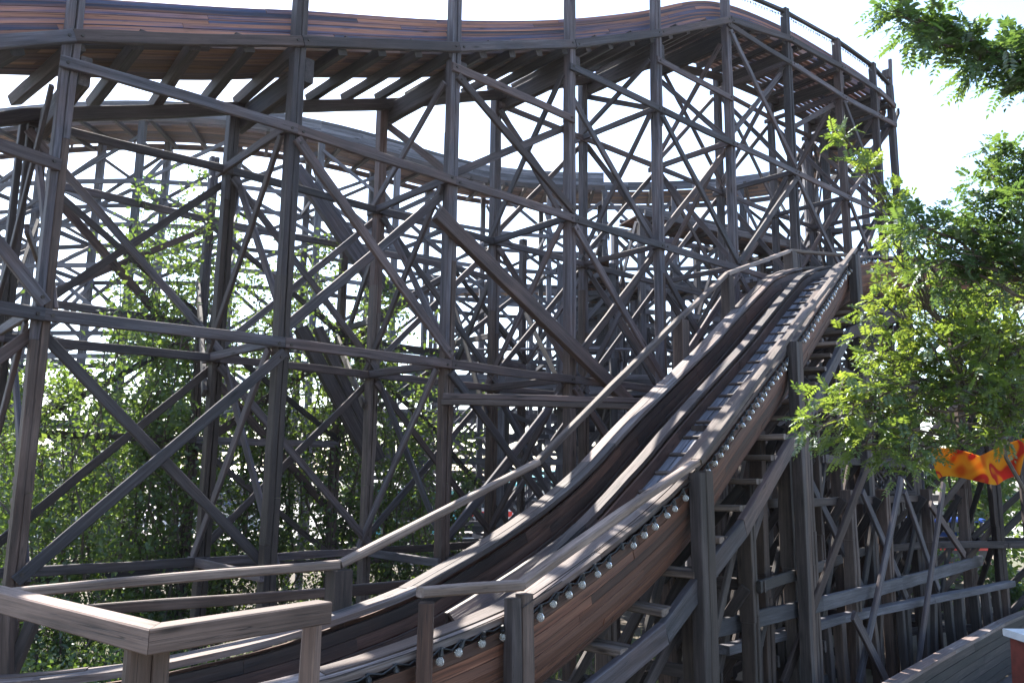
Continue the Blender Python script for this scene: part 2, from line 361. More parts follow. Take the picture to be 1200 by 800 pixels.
inner = thing('trestle_frame', 'dark lower trestle row standing between the nearest frames and the shrubs', 'trestle', P(2, GZ)+NL*4.3, 'timber trestle frames')
def Rw(i, z): return P(i, z)+NL*(4.3+.25*math.sin(i*1.7))+E_*.8
lv3 = [-1.5, .5, 2.35, 4.1]
for i in range(0, 5):
    post('post', Rw(i, GZ), Rw(i, 4.35+(.9 if i % 3 == 1 else 0)), .14, NL, M['grey'], inner, low=1.0)
    beam('cross_brace', Q(i, 4.0+random.uniform(-.3, .3)), Rw(i, 2.4+random.uniform(-.5, .5)), .05, .12, E_, M['grey'], inner, off=.12)
    beam('cross_brace', Q(i, 1.0), Rw(i, 3.0+random.uniform(-.5, .9)), .05, .11, E_, M['joist'], inner, off=-.12)
    if random.random() < .7: beam('cross_ledger', Q(i, 2.6+random.uniform(-.3, .3)), Rw(i, 2.6), .05, .11, E_, M['grey'], inner, off=.125)
    if i < 4:
        for k, z in enumerate(lv3):
            if random.random() < .75: beam('ledger', Rw(i, z), Rw(i+1, z), .05, .12, NL, M['grey'], inner, off=-.115)
            z1 = lv3[k+1] if k < 3 else None
            if z1 and random.random() < .55: beam('diagonal_brace', Rw(i, z+.08), Rw(i+1, z1-.08), .045, .10, NL, M['grey'], inner, off=.11)
            if z1 and random.random() < .55: beam('diagonal_brace', Rw(i, z1-.08), Rw(i+1, z+.08), .045, .10, NL, M['joist'], inner, off=-.12)
for i, (za, j, zb) in enumerate([(0.3, 3, 4.0), (4.1, 2, -.6)]):
    beam('long_brace', Rw((1, 0, 4, 5)[i], za), Rw(j, zb), .05, .13, NL, M['grey'], inner, off=.17)
# ------------------------------------------------------------------ the upper flume on the trestle
upath = Path(np.c_[Pxy[1:], Zt[1:]] if False else np.vstack([np.c_[Pxy, Zt], [10.15, 21.2, 9.5], [10.2, 22.8, 9.45], [9.9, 24.4, 9.4], [9.2, 25.7, 9.36], [7.5, 26.5, 9.32], [5.2, 26.95, 9.3], [3., 27.1, 9.3], [.8, 27.0, 9.3],
     [-1.3, 26.5, 9.3], [-3.0, 25.5, 9.3], [-4.6, 24.3, 9.32], [-6.2, 23.3, 9.35], [-8.2, 22.6, 9.38], [-10.5, 22.4, 9.4], [-13, 22.7, 9.4], [-16, 23.4, 9.4]]), .3)
SU = upath.near((9.87, 19.97))     # the near stretch ends here
flume = thing('wooden_flume', 'raised plank flume with worn blue boards climbing over the nearest trestle', 'flume', P(2, Zt[3]), 'wooden flumes')
for i in range(-1, NP-2):
    a, b = P(i, Zt[i+1]), P(i+1, Zt[i+2]); t = unit(b-a)
    beam('side_beam', a, b-t*.004, .07, .135, NO, M['grey'], flume, off=.116, bolts=True)
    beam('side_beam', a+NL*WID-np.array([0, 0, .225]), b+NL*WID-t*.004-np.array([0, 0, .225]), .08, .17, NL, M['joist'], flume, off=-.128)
W_ = .055
boards('outer_wall', upath, [(.15+.012*k, .05+.062*k, .15+.012*(k+1), .05+.062*(k+1)-.004, .03) for k in range(8)], M['paintwall'], flume, 0, SU+.6, 3.6)
s5 = upath.near(Pxy[6])
fl_ = [(.16+.125*k, .045, .16+.125*(k+1)-.006, .045, .04) for k in range(8)]
boards('trough_floor', upath, fl_, M['under'], flume, 0, s5-.6, 3.0)
boards('trough_floor', upath, [(.14+.125*k, .045, .14+.125*(k+1)-.04, .045, .04) for k in range(9)], M['under'], flume, s5-.6, SU+.6, 2.4)
boards('inner_wall', upath, [(1.20+.004*k, .05+.09*k, 1.20+.004*(k+1), .05+.09*(k+1)-.004, .03) for k in range(4)], M['under'], flume, 0, SU+.6, 3.0)
boards('walkway', upath, [(1.27+.13*k, .05, 1.27+.13*k+.085, .05, .035) for k in range(5)], M['under'], flume, s5-1.5, SU+.6, 2.4)
d = .3
while d < SU+.4:
    a = upath.at(d, -.06, -.07); b = upath.at(d, WID-.02, -.07); t, n = upath.dirs(d)
    beam('joist', a, b, .13, .12, t, M['joist'], flume); d += .62
for i in range(-1, NP-2):       # little chocks that stand on the side beam
    for u in (.3, .72):
        c = P(i, 0)*(1-u)+P(i+1, 0)*u; c[2] = Zt[i+1]*(1-u)+Zt[i+2]*u+.085
        beam('chock', c-E_*.09+NL*.05, c+E_*.09+NL*.05, .16, .045, NL, M['brown'], flume)
# handrail of the far end with its own lamps
hr = [P(5, 10.02), P(6, 10.40), P(7, 10.62), P(8, 10.52), P(9, 10.28)]
rail9 = thing('handrail', 'dark handrail along the crest of the upper flume, strung with tiny lamps', 'handrail', hr[0], 'handrails')
for a, b in zip(hr[:-1], hr[1:]):
    beam('rail', a, b, .09, .07, NL, M['joist'], rail9)
for i in range(6, 10): beam('baluster', P(i, Zt[i+1]+.6), hr[i-5]-np.array([0, 0, .03]), .10, .10, NL, M['grey'], rail9)

def lathe(prof, k=10):
    vs, fs = [], []
    for (r, z) in prof:
        for j in range(k): vs.append((r*math.cos(2*math.pi*j/k), r*math.sin(2*math.pi*j/k), z))
    for i in range(len(prof)-1):
        for j in range(k): fs.append((i*k+j, i*k+(j+1) % k, (i+1)*k+(j+1) % k, (i+1)*k+j))
    fs.append(tuple(reversed(range(k)))); fs.append(tuple(range((len(prof)-1)*k, len(prof)*k))); return vs, fs
mg, t_, ns_, L_ = nt('bulb_glass')
o_ = N(ns_, 'ShaderNodeOutputMaterial'); b_ = N(ns_, 'ShaderNodeBsdfPrincipled', Roughness=.06, IOR=1.2); b_.inputs['Base Color'].default_value = (.78, .77, .74, 1)
b_.inputs['Transmission Weight'].default_value = .75; L_.new(b_.outputs[0], o_.inputs[0]); M['bulb'] = mg
def bulb_meshes(s):
    v, f = lathe([(.006*s, .0), (.013*s, -.003*s), (.017*s, -.010*s), (.028*s, -.022*s), (.034*s, -.040*s), (.032*s, -.056*s), (.022*s, -.069*s), (.006*s, -.075*s)], 12)
    b = bpy.data.meshes.new('bulb'); b.from_pydata(v, [], f); b.materials.append(M['bulb']); b.shade_smooth()
    v, f = lathe([(.011*s, .062*s), (.014*s, .058*s), (.016*s, .030*s), (.021*s, .026*s), (.022*s, 0), (.014*s, -.006*s)], 8)
    k = bpy.data.meshes.new('socket'); k.from_pydata(v, [], f); k.materials.append(M['black']); return b, k
def festoon(th, pts, spacing, s, sag=.02):
    P_ = [np.asarray(p) for p in pts]; base = np.array(th.location); b, k = bulb_meshes(s)
    L = np.r_[0, np.cumsum([np.linalg.norm(q-p) for p, q in zip(P_[:-1], P_[1:])])]; A = np.array(P_)
    at = lambda d: np.array([np.interp(d, L, A[:, i]) for i in range(3)])
    line = []; d = spacing/2; n = 0
    while d < L[-1]:
        p = at(d)+np.array([0, 0, random.uniform(-.012, .008)*s]); line += [p+np.array([0, 0, .055*s]), at(min(L[-1], d+spacing*.5))+np.array([0, 0, .055*s-sag-random.uniform(0, sag)])]
        so = bpy.data.objects.new('socket', k); col.objects.link(so); so.parent = th; so.location = V(p-base); so.rotation_euler = (random.uniform(-.45, .45), random.uniform(-.45, .45), 0)
        if random.random() > .05:
            bo = bpy.data.objects.new('bulb', b); col.objects.link(bo); bo.parent = so; bo.scale = [random.uniform(.9, 1.08)]*3
        d += spacing*random.uniform(.9, 1.1); n += 1
    v, f = tube(line, .007*s, 5); mesh('cable', [np.array(x)-base for x in v], f, M['black'], parent=th)
    return n
fs2 = thing('festoon_lights', 'string of tiny lamps under the handrail at the crest of the upper flume', 'festoon', hr[0], 'festoon light strings')
festoon(fs2, [h-np.array([0, 0, .13]) for h in hr], .11, .62, .015)
# loudspeaker pole at the far corner
sp = thing('speaker_pole', 'slim pole with a small box on it at the far corner of the upper flume', 'pole', atd(1046, 150, 20.4), None)
b0 = np.array(sp.location); beam('pole', b0, atd(1043, 70, 20.4), .08, .08, E_, M['grey'], sp)
beam('box', atd(1039, 92, 20.35), atd(1039, 83, 20.35), .16, .18, E_, M['joist'], sp)

# ------------------------------------------------------------------ other trestles behind (same way of building, plainer timbers)
def trestle(path, s0, s1, wid, tiers, la, lb, lf, fname='far', pb=.75, bay=2.5, w=.2, wall=True, flumeobj=None, rails=True, ground=GZ, hl=None, nwall=3, wm='walk'):
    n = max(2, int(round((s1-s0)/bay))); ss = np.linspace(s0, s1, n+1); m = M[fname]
    mid = path.at((s0+s1)/2); g0 = np.array([mid[0], mid[1], ground])
    A = thing('trestle_frame', la, 'trestle', g0, 'timber trestle frames'); t, nn = path.dirs((s0+s1)/2)
    B = thing('trestle_frame', lb, 'trestle', g0+nn*wid, 'timber trestle frames')
    G = lambda s, u, z: np.array([*path.at(s, u)[:2], z])
    for i, s in enumerate(ss):
        t, nn = path.dirs(s); th = unit([t[0], t[1], 0]); zt = path.at(s)[2]
        for u, T in ((0, A), (wid, B)):
            post('post', G(s, u, ground), G(s, u, zt+(.75 if rails and u == 0 else -.05)), w, nn, m, T, near=False)
        lev = [z for z in tiers if z < zt-.5]
        for k, z in enumerate(lev):
            if random.random() < .12: continue
            beam('cross_ledger', G(s, -.1, z), G(s, wid+.1, z), .05, .12, th, m, B, False, off=.13)
            z1 = lev[k+1] if k+1 < len(lev) else zt-.2
            beam('cross_brace', G(s, 0, z1), G(s, wid, z), .05, .11, th, m, B, False, off=-.13)
        if i < n:
            s2 = ss[i+1]
            for u, T, sg in ((0, A, -1), (wid, B, 1)):
                for k, z in enumerate(lev):
                    beam('ledger', G(s, u, z), G(s2, u, z), .05, .12, nn, m, T, False, off=sg*.128)
                    z1 = lev[k+1] if k+1 < len(lev) else zt-.3
                    if z1-z < .8: continue
                    if random.random() < pb: beam('diagonal_brace', G(s, u, z+.05), G(s2, u, z1-.05), .045, .095, nn, m, T, False, off=sg*.13)
                    if random.random() < pb: beam('diagonal_brace', G(s, u, z1-.05), G(s2, u, z+.05), .045, .095, nn, m, T, False, off=-sg*.13)
    if wall:
        fm = thing('wooden_flume', lf, 'flume', path.at((s0+s1)/2), 'wooden flumes')
        boards('side_beam', path, [(-.16, .08, -.16, -.08, .06), (wid+.1, .08, wid+.1, -.08, .06)], M[wm], fm, s0, s1, 4, .5)
        boards('outer_wall', path, [(.10+.01*k, .1+.11*k, .10+.01*(k+1), .1+.11*(k+1)-.006, .03) for k in range(nwall)], M[wm], fm, s0, s1, 4, .5)
        boards('inner_wall', path, [(wid-.25, .1+.11*k, wid-.25, .1+.11*(k+1)-.006, .03) for k in range(max(1, nwall-1))], M['walk'], fm, s0, s1, 4, .5)
        boards('trough_floor', path, [(.1+.2*k, .06, .1+.2*k+.19, .06, .04) for k in range(int((wid-.3)/.2))], M['under'], fm, s0, s1, 4, .5)
        d = s0+.4
        nj = 0
        while d < s1 and nj < 98:
            t, nn = path.dirs(d); beam('joist', path.at(d, -.1, -.06), path.at(d, wid+.15, -.06), .10, .10, t, M['joist'], fm, False); d += .85; nj += 1
        if rails:
            r = [path.at(x, 0)+np.array([0, 0, .95]) for x in np.linspace(s0, s1, n*2+1)]
            hrl = thing('handrail', hl, 'handrail', r[0], 'handrails')
            v, f = tube(r, .035, 5); mesh('rail', [np.array(x)-np.array(hrl.location) for x in v], f, m, parent=hrl)
            for i in range(0, len(r), 1): beam('baluster', r[i]-np.array([0, 0, .95]), r[i], .06, .06, E_, m, hrl, False)
S_a = SU+.2; S_b = upath.near((3., 27.1)); S_c = upath.near((-6.2, 23.3))
trestle(upath, S_a, S_b, 1.7, TIERS, 'curved timber trestle face round the far right bend', 'inner timber trestle face of the far right bend', 'high plank flume on the far right bend, behind the crest', w=.16, rails=False, hl='thin handrail round the far right bend of the high flume')
TIERS2 = [-1.9, -.1, 1.2, 2.9, 3.5, 5.3, 6.4, 7.6]
trestle(upath, S_b, S_c, 1.7, TIERS2, 'slender trestle face far behind in the middle of the view', 'second slender trestle face far behind in the middle', 'high plank flume far behind the middle of the nearest trestle', w=.15, pb=.65, bay=2.2, wm='divider', nwall=6, hl='thin far handrail of the high flume in the middle distance')
trestle(upath, S_c, upath.len, 1.7, TIERS2, 'weathered timber trestle face far behind the upper left posts', 'second weathered trestle face far behind the upper left posts', 'high grey plank flume seen under the upper left end of the near flume', w=.17, nwall=6, wm='divider', pb=.6, bay=2.2, hl='thin far handrail of the high flume at upper left')
helix = Path([(3.2, 19.6, 6.5), (5.6, 20.6, 6.35), (7.6, 21.4, 6.2), (8.7, 22.6, 6.05), (8.5, 24.0, 5.9), (7.0, 24.9, 5.75), (5.0, 25.0, 5.6), (3.2, 24.2, 5.4), (2.5, 22.6, 5.2)], .3)
trestle(helix, 0, helix.len, 1.3, [ZA, ZB, ZC], 'timber trestle face of the inner bend, halfway up behind the right posts', 'inner face of the halfway bend behind the right posts', 'plank flume of the inner bend, halfway up behind the right posts', pb=.5, bay=2.4, fname='far', rails=False, w=.15, nwall=2)
shaft = Path([(2.3, 18.2, 4.9), (2.75, 20.8, 4.9), (3.25, 23.5, 4.95), (3.8, 27.5, 5.0)], .3)
trestle(shaft, 0, shaft.len, 1.2, [-2, -.2, 1.45, 2.9, 4.2], 'dense dark trestle seen end-on near the middle', 'companion face of the dense trestle seen end-on', 'plank flume seen end-on over the dense middle trestle', pb=.8, bay=2.0, fname='far', rails=False, w=.15, nwall=2)
low = Path([(-2.6, 17.8, 1.75), (0, 17.4, 1.75), (3.0, 17.6, 1.8), (6, 18.9, 1.85), (9, 21.5, 1.9), (11, 25, 1.9)], .3)
trestle(low, 0, low.len, 1.4, [ZA, .3], 'low trestle under the level flume behind the tie beam', 'rear face of the low trestle behind the tie beam', 'low level plank flume crossing behind the tie beam', pb=.5, bay=2.6, fname='far', w=.14, hl='low handrail on the level flume behind the tie beam')
row1 = Path([(-3, 29.5, 6.7), (3, 29.2, 6.75), (9, 28.0, 6.8), (13, 26, 6.8)], .4)
trestle(row1, 0, row1.len, 1.2, [-1.9, .1, 2.1, 4.1], 'slim trestle row in the far middle, with close posts', 'second face of the slim trestle row in the far middle', 'thin high plank flume on the slim far row', pb=.75, bay=1.9, w=.14, rails=False, nwall=1)
back = Path([(-16, 33, 2.3), (-8, 34, 2.3), (0, 34, 2.3), (9, 33, 2.3)], .5)
trestle(back, 0, back.len, 1.5, [ZA, .9], 'far low trestle behind the shrubs', 'rear face of the far low trestle behind the shrubs', 'far low plank flume behind the shrubs', pb=.7, bay=2.6, w=.15, hl='far low handrail behind the shrubs')

# ------------------------------------------------------------------ the plunging flume in front
Rp = [(-6.6, 4.6, -1.42), (-5.0, 4.25, -1.41), (-3.8, 4.2, -1.40), (-2.9, 4.3, -1.38), (-2.1, 4.55, -1.345), (-1.5, 4.85, -1.295), (-1.01, 5.19, -1.235), (-.52, 5.58, -1.135), (.06, 6.11, -.985), (.46, 6.53, -.80), (.91, 7.0, -.55), (1.41, 7.53, -.23),
      (1.96, 8.17, .19), (2.60, 9.05, .76), (3.45, 10.27, 1.49), (4.03, 11.12, 1.99), (4.66, 12.08, 2.57), (5.42, 13.26, 3.25), (6.05, 14.2, 3.80), (6.75, 14.95, 4.17), (7.6, 15.5, 4.32), (8.7, 15.85, 4.36), (10.0, 15.9, 4.36), (11.5, 15.7, 4.36)]
rp = Path(Rp, .2)
plunge = thing('wooden_flume', 'big plank flume plunging towards the viewer with a stepped walkway along it', 'flume', rp.at(rp.near((.46, 6.53))), 'wooden flumes')
W = 1.35
U = lambda u: W-u          # sections below are measured from the far (left) edge
def st(L): return [(U(a), b, U(c), d, t) for a, b, c, d, t in L]
boards('left_cap', rp, st([(-.05, .0, .075, .005, .05), (.08, .005, .17, .0, .05)]), M['cap'], plunge, cell=3.0)
boards('left_wall', rp, [(U(c), d, U(a), b, .035) for a, b, c, d in [(.15, -.05, .152, -.145), (.150, -.15, .155, -.245), (.19, -.25, .195, -.34), (.195, -.345, .205, -.44), (.205, -.445, .23, -.53), (.23, -.535, .27, -.61)]], M['trough'], plunge, cell=2.6)
sK = rp.near((-.02, 6.02))
boards('trough_floor', rp, st([(.27, -.62, .325, -.65, .04), (.33, -.65, .385, -.65, .04), (.39, -.65, .44, -.62, .04)]), M['trough'], plunge, sK, None)
boards('trough_floor', rp, st([(.27, -.62, .36, -.65, .04)]+[(.365+.125*k, -.65, .365+.125*k+.12, -.65, .04) for k in range(5)]), M['trough'], plunge, 0, sK)
boards('right_wall', rp, st([(.99, -.65, 1.06, -.56, .035), (1.06, -.555, 1.10, -.45, .035), (1.10, -.445, 1.115, -.34, .035), (1.115, -.335, 1.12, -.23, .035)]), M['trough'], plunge, 0, sK, 2.6)
boards('end_board', rp, st([(.44, -.60, 1.12, -.24, .03)]), M['trough'], plunge, sK-.03, sK)
boards('right_wall', rp, st([(.445, -.61, .485, -.53, .035), (.485, -.525, .51, -.43, .035), (.51, -.425, .525, -.33, .035), (.525, -.325, .53, -.235, .035), (.53, -.23, .535, -.10, .035)]), M['trough'], plunge, sK, None, 2.6)
sD = sK+2.0
sink = lambda q: -.17*max(0, min(1, (sD+.6-q)/2.2))
boards('divider_cap', rp, st([(.52, -.06, .645, -.06, .045)]), M['divider'], plunge, sK+.4, None, mod=sink)
boards('divider_face', rp, st([(.65, -.085, .66, -.24, .03)]), M['trough'], plunge, sK+.4, None, mod=sink)
boards('divider_face', rp, st([(.54, -.11, .655, -.225, .03)]), M['trough'], plunge, sK, sD)
boards('walkway', rp, st([(.665, -.235, .785, -.235, .03), (.80, -.237, .935, -.237, .03), (.95, -.236, 1.10, -.236, .03)]), M['walk'], plunge, sK, None, 2.0)
boards('right_cap', rp, st([(1.12, -.005, 1.285, -.008, .05), (1.29, -.012, 1.35, -.02, .05)]), M['cap'], plunge, cell=2.4)
boards('inner_face', rp, st([(1.125, -.23, 1.12, -.06, .03)]), M['trough'], plunge)
boards('side_boards', rp,
       [(U(a), b, U(c), d, -.03) for a, b, c, d in [(1.335, -.075, 1.338, -.155), (1.338, -.159, 1.335, -.235), (1.335, -.239, 1.325, -.315), (1.325, -.319, 1.308, -.392), (1.308, -.396, 1.285, -.468), (1.285, -.472, 1.255, -.54), (1.255, -.544, 1.22, -.61), (1.22, -.614, 1.18, -.67), (1.18, -.674, 1.14, -.72)]],
       M['side'], plunge, cell=2.6)
boards('bottom_trim', rp, st([(1.04, -.70, 1.145, -.715, .06)]), M['joist'], plunge)
boards('left_side_boards', rp, [(U(a), b, U(c), d, .03) for a, b, c, d in [(-.035, -.06, -.03, -.2), (-.03, -.205, .0, -.35), (.0, -.355, .06, -.5), (.06, -.505, .15, -.66)]], M['side'], plunge)
# steps across the walkway
sS = sK+.1; sE = rp.near((6.75, 14.95)); d = sS; nsl = 0
while d < sE and nsl < 99:
    t, n = rp.dirs(d); beam('tread', rp.at(d, U(.70), -.20), rp.at(d, U(1.105), -.20), .045, .045, t, M['brown'], plunge); d += .43; nsl += 1
# bearers below and the stringer they rest on
sst = [sK-.5, sK+1.5, sK+3.3, sK+6.5, sK+10., rp.len-3.5]
for uu, mm in ((1.43, 'grey'), (.25, 'joist')):
    for q0, q1 in zip(sst[:-1], sst[1:]):
        a, b = rp.at(q0, U(uu), -.93), rp.at(q1, U(uu), -.93); t = unit(b-a); beam('stringer', a, b-t*.004, .075, .20, unit([-t[1], t[0], 0]), M[mm], plunge)
d = sK-.2
while d < rp.len-3.6:
    t, n = rp.dirs(d); h = unit([t[0], t[1], 0])
    for q in (-.06, .06):
        a, b = rp.at(d, U(.1), -.80), rp.at(d, U(1.42), -.80); a[2] -= .02; b[2] = a[2]
        beam('bearer', a+h*q, b+h*q+n*random.uniform(-.02, .02), .112, .065, h, M['rail'], plunge)
    d += .62
# near handrail
def polyrail(th, pts, w, h, mat, nrm=(0, 0, 1)):
    for a, b in zip(pts[:-1], pts[1:]):
        a = np.asarray(a); b = np.asarray(b); t = unit(b-a); n = unit([-t[1], t[0], 0]); beam('rail', a, b-t*.003, w, h, n, mat, th)
nr = [atd(492, 694, 5.45), atd(610, 685, 6.0), atd(816, 541, 7.95), atd(925, 393, 10.55), atd(1002, 292, 14.6)]
rn = thing('handrail', 'sunlit timber handrail above the stepped walkway of the plunging flume', 'handrail', nr[1], 'handrails')
polyrail(rn, nr, .10, .065, M['rail'])
tl = unit([nr[1][1]-nr[0][1], -(nr[1][0]-nr[0][0]), 0])
beam('post', [*atd(500, 700, 5.47)[:2], GZ], atd(500, 700, 5.47)-np.array([0, 0, .03]), .10, .105, (1, 0, 0), M['reddeck'], rn)
for (x, y, dd, w) in ((604, 690, 6.03, .11), (820, 547, 7.98, .14), (930, 398, 10.6, .15), (994, 300, 14.45, .16)):
    p = atd(x, y, dd); t, n = rp.dirs(rp.near(p)); h = unit([t[0], t[1], 0])
    c = rp.at(rp.near(p), -.075); c[2] = p[2]-.035
    beam('post', [*c[:2], GZ], c, w*.85, w, -n, M['deck' if x < 700 else 'brown'], rn)
    c2 = c-h*(w+.006)+n*.0; c2[2] -= .02
    beam('post', [*c2[:2], GZ], c2, w*.85, w*.9, -n, M['joist'], rn)
# far handrail
def over(px, py, u, dz=.5):
    best = None
    for q in np.arange(0, rp.len, .05):
        p = rp.at(q, u); c = p+np.array([0, 0, dz]); x = 600+F*(c@rt)/(c@fw)
        if best is None or abs(x-px) < best[0]: best = (abs(x-px), p[1])
    return atd(px, py, best[1])
lr = [over(-60, 702, W+.13), over(398, 661, W+.13), over(630, 541, W+.13), over(798, 372, W+.13), over(852, 321, W+.13), over(926, 294, W+.16), over(992, 299, W+.2)]
rl = thing('handrail', 'timber handrail along the far side of the plunging flume', 'handrail', lr[1], 'handrails')
polyrail(rl, lr, .085, .07, M['rail'])
for k, w in ((1, .16), (3, .16), (4, .16), (5, .2)):
    p = lr[k]; beam('post', [*p[:2], max(GZ, p[2]-1.6)], p-np.array([0, 0, .04]), w, w, E_, M['brown'], rl)
polyrail(rl, [over(-60, 727, W+.6), over(395, 693, W+.6), over(505, 683, W+.6)], .06, .09, M['brown'])
# bulbs on the near edge
fst = thing('festoon_lights', 'string of clear round bulbs on black cable along the near edge of the plunging flume', 'festoon', rp.at(rp.near((.46, 6.53))), 'festoon light strings')
s0 = rp.near((-1.9, 4.6)); s1 = rp.near((7.2, 15.3))
fpts = [rp.at(s, -.035, -.055) for s in np.arange(s0, s1, .2)]
fn = festoon(fst, fpts, .185, .90, .02)
v, f = tube([rp.at(s, -.004, .03) for s in np.arange(s0, s0+3.2, .5)]+[atd(612, 712, 5.95), atd(818, 556, 7.9)], .004, 4)
mesh('guy_wire', [np.array(x)-np.array(fst.location) for x in v], f, M['iron'], parent=fst)
# frames that carry the plunge
sup = thing('flume_support', 'dark timber frames standing under the plunging flume', 'support', [*rp.at(rp.near((2.6, 9.05)), .6)[:2], GZ], 'timber trestle frames')
ds = np.arange(rp.near((-.3, 5.8)), rp.len-.3, 1.75)
for i, d in enumerate(ds):
    t, n = rp.dirs(d); h = unit([t[0], t[1], 0]); zt = rp.at(d)[2]-1.05
    if zt-GZ < .3: continue
    G = lambda u, z, d=d: np.array([*rp.at(d, U(u))[:2], z])
    post('post', G(.2, GZ), G(.2, zt), .17, n, M['brown'], sup); post('post', G(1.2, GZ), G(1.2, zt+.02), .17, n, M['brown'], sup)
    z = GZ+.5; lv = []
    while z < zt-.4: lv.append(z); z += 1.5
    for k, z in enumerate(lv):
        beam('cross_ledger', G(-.1, z), G(1.35, z), .05, .13, h, M['joist'], sup, off=.115)
        z1 = lv[k+1] if k+1 < len(lv) else zt
        beam('cross_brace', G(.2, z), G(1.2, z1), .05, .12, h, M['joist'], sup, off=-.115)
        if i+1 < len(ds):
            d2 = ds[i+1]
            for u, sg in ((.2, 1), (1.2, -1)):
                q = lambda z_, dd_=d2, u_=u: np.array([*rp.at(dd_, U(u_))[:2], z_])
                beam('ledger', G(u, z), q(z), .05, .13, n, M['joist'], sup, off=sg*.112)
                beam('diagonal_brace', G(u, z+.05), q(z1+.3), .05, .12, n, M['joist' if i % 2 else 'brown'], sup, off=-sg*.112)

# ------------------------------------------------------------------ viewing deck railing at lower left
dr = [atz(-70, 683, -.62), atz(181, 748, -.62), atz(380, 716, -.62)]
dk = thing('deck_railing', 'brown timber railing corner of the viewing deck at the lower left', 'railing', [*dr[1][:2], -1.65], 'handrails')
def mitred(th, pts, w, h, mat):
    pts = [np.asarray(p, float) for p in pts]; base = np.array(th.location)
    for k in range(len(pts)-1):
        a, b = pts[k], pts[k+1]; t = unit(b-a); n = unit([-t[1], t[0], 0]); L = np.linalg.norm(b-a); ends = []
        for j, p in ((k, a), (k+1, b)):
            if 0 < j < len(pts)-1:
                t2 = unit(pts[j]-pts[j-1]); t3 = unit(pts[j+1]-pts[j]); bi = unit(unit([-t2[1], t2[0], 0])+unit([-t3[1], t3[0], 0])); ends.append(bi/(bi@n))
            else: ends.append(n)
        vs = []; c = .006; sec = [(-w/2, -h/2+c), (-w/2, h/2-c), (-w/2+c, h/2), (w/2-c, h/2), (w/2, h/2-c), (w/2, -h/2+c), (w/2-c, -h/2), (-w/2+c, -h/2)]
        for i in range(7):
            f_ = i/6; e = ends[0]*(1-f_)+ends[1]*f_ if 0 < i < 6 else ends[0 if i == 0 else 1]
            if 0 < i < 6: e = n
            o = a+(b-a)*f_+t*(.0015 if i == 0 else -.0015 if i == 6 else 0)
            for (y, z) in sec: q = o+e*y+np.array([0, 0, z])-a; vs.append((q@t, q@n, q[2]))
        fs = [tuple(range(8)), tuple(range(55, 47, -1))]+[(i*8+j, (i+1)*8+j, (i+1)*8+(j+1) % 8, i*8+(j+1) % 8) for i in range(6) for j in range(8)]
        ob = mesh('rail', vs, fs, mat, parent=th); ob.location = V(a-base); ob.rotation_euler = (0, 0, math.atan2(t[1], t[0]))
mitred(dk, dr, .105, .095, M['deck'])
for (x, y, w, nn) in ((163, 756, .098, (1, -1.35, 0)), (190, 756, .06, (1, -1.35, 0)), (366, 722, .082, (1, -.25, 0))):
    p = atz(x, y, -.67); beam('post', [*p[:2], -2.4], p, w*.9, w, unit(nn), M['deck'], dk)
p = atz(-40, 700, -.665); beam('post', [*p[:2], -2.4], p, .09, .09, (1, 0, 0), M['brown'], dk)
dk2 = thing('short_brace', 'dark brace post under the left end of the far handrail', 'post', atd(20, 720, 5.6)); beam('strut', atd(12, 790, 5.75), atd(50, 700, 5.75), .08, .08, (0, 1, 0), M['joist'], dk2); beam('post', atd(6, 800, 5.7), atd(6, 704, 5.7), .1, .1, (0, 1, 0), M['brown'], dk2)

# ------------------------------------------------------------------ lower right: open rails, low trestle and the return flume
r1 = [atz(830, 738, -1.62), atz(962, 707, -1.62), atz(1055, 683, -1.6), atz(1150, 656, -1.55)]
r2 = [atz(848, 761, -1.95), atz(985, 724, -1.95), atz(1090, 702, -1.92), atz(1185, 683, -1.9)]
lt = thing('trestle_frame', 'low dark trestle at the lower right with two long open rails', 'trestle', [*r1[1][:2], GZ], 'timber trestle frames')
NR = unit([-(r1[3]-r1[0])[1], (r1[3]-r1[0])[0], 0])
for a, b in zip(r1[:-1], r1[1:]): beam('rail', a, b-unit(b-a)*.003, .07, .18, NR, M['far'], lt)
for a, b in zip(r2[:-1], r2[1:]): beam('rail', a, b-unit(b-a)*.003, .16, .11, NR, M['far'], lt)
def lerp3(L, t):
    L = np.array(L); s = np.linspace(0, 1, len(L)); return np.array([np.interp(t, s, L[:, i]) for i in range(3)])
for k, t in enumerate(np.linspace(.03, .98, 7)):
    p = lerp3(r1, t)+NR*.18; q = lerp3(r1, t)+NR*1.5
    post('post', [*p[:2], GZ], [*p[:2], -.15 if k > 2 else .6], .17, NR, M['brown'], lt); post('post', [*q[:2], GZ], [*q[:2], .3], .17, NR, M['joist'], lt)
    beam('cross_ledger', [*(p-NR*.1)[:2], -2.2], [*(q+NR*.1)[:2], -2.2], .05, .14, E_, M['joist'], lt, off=.13)
    beam('cross_brace', [*p[:2], -.3], [*q[:2], -2.4], .05, .13, E_, M['joist'], lt, off=-.13)
    if k < 6:
        p2 = lerp3(r1, np.linspace(.03, .98, 7)[k+1])+NR*.18; q2 = p2+NR*1.32
        for z in (-2.55, -.45): beam('ledger', [*q[:2], z], [*q2[:2], z], .05, .14, NR, M['joist'], lt, off=.13)
        beam('ledger', [*p[:2], -.32], [*p2[:2], -.32], .05, .12, NR, M['brown'], lt, off=.13)
        beam('diagonal_brace', [*p[:2], GZ+.1], [*p2[:2], -.5], .05, .12, NR, M['joist'], lt, off=.135)
        beam('diagonal_brace', [*q[:2], -.4], [*q2[:2], GZ+.4], .05, .12, NR, M['joist'], lt, off=-.13)
        beam('diagonal_brace', [*q[:2], GZ+.2], [*q2[:2], -.5], .05, .12, NR, M['joist'], lt, off=.13)
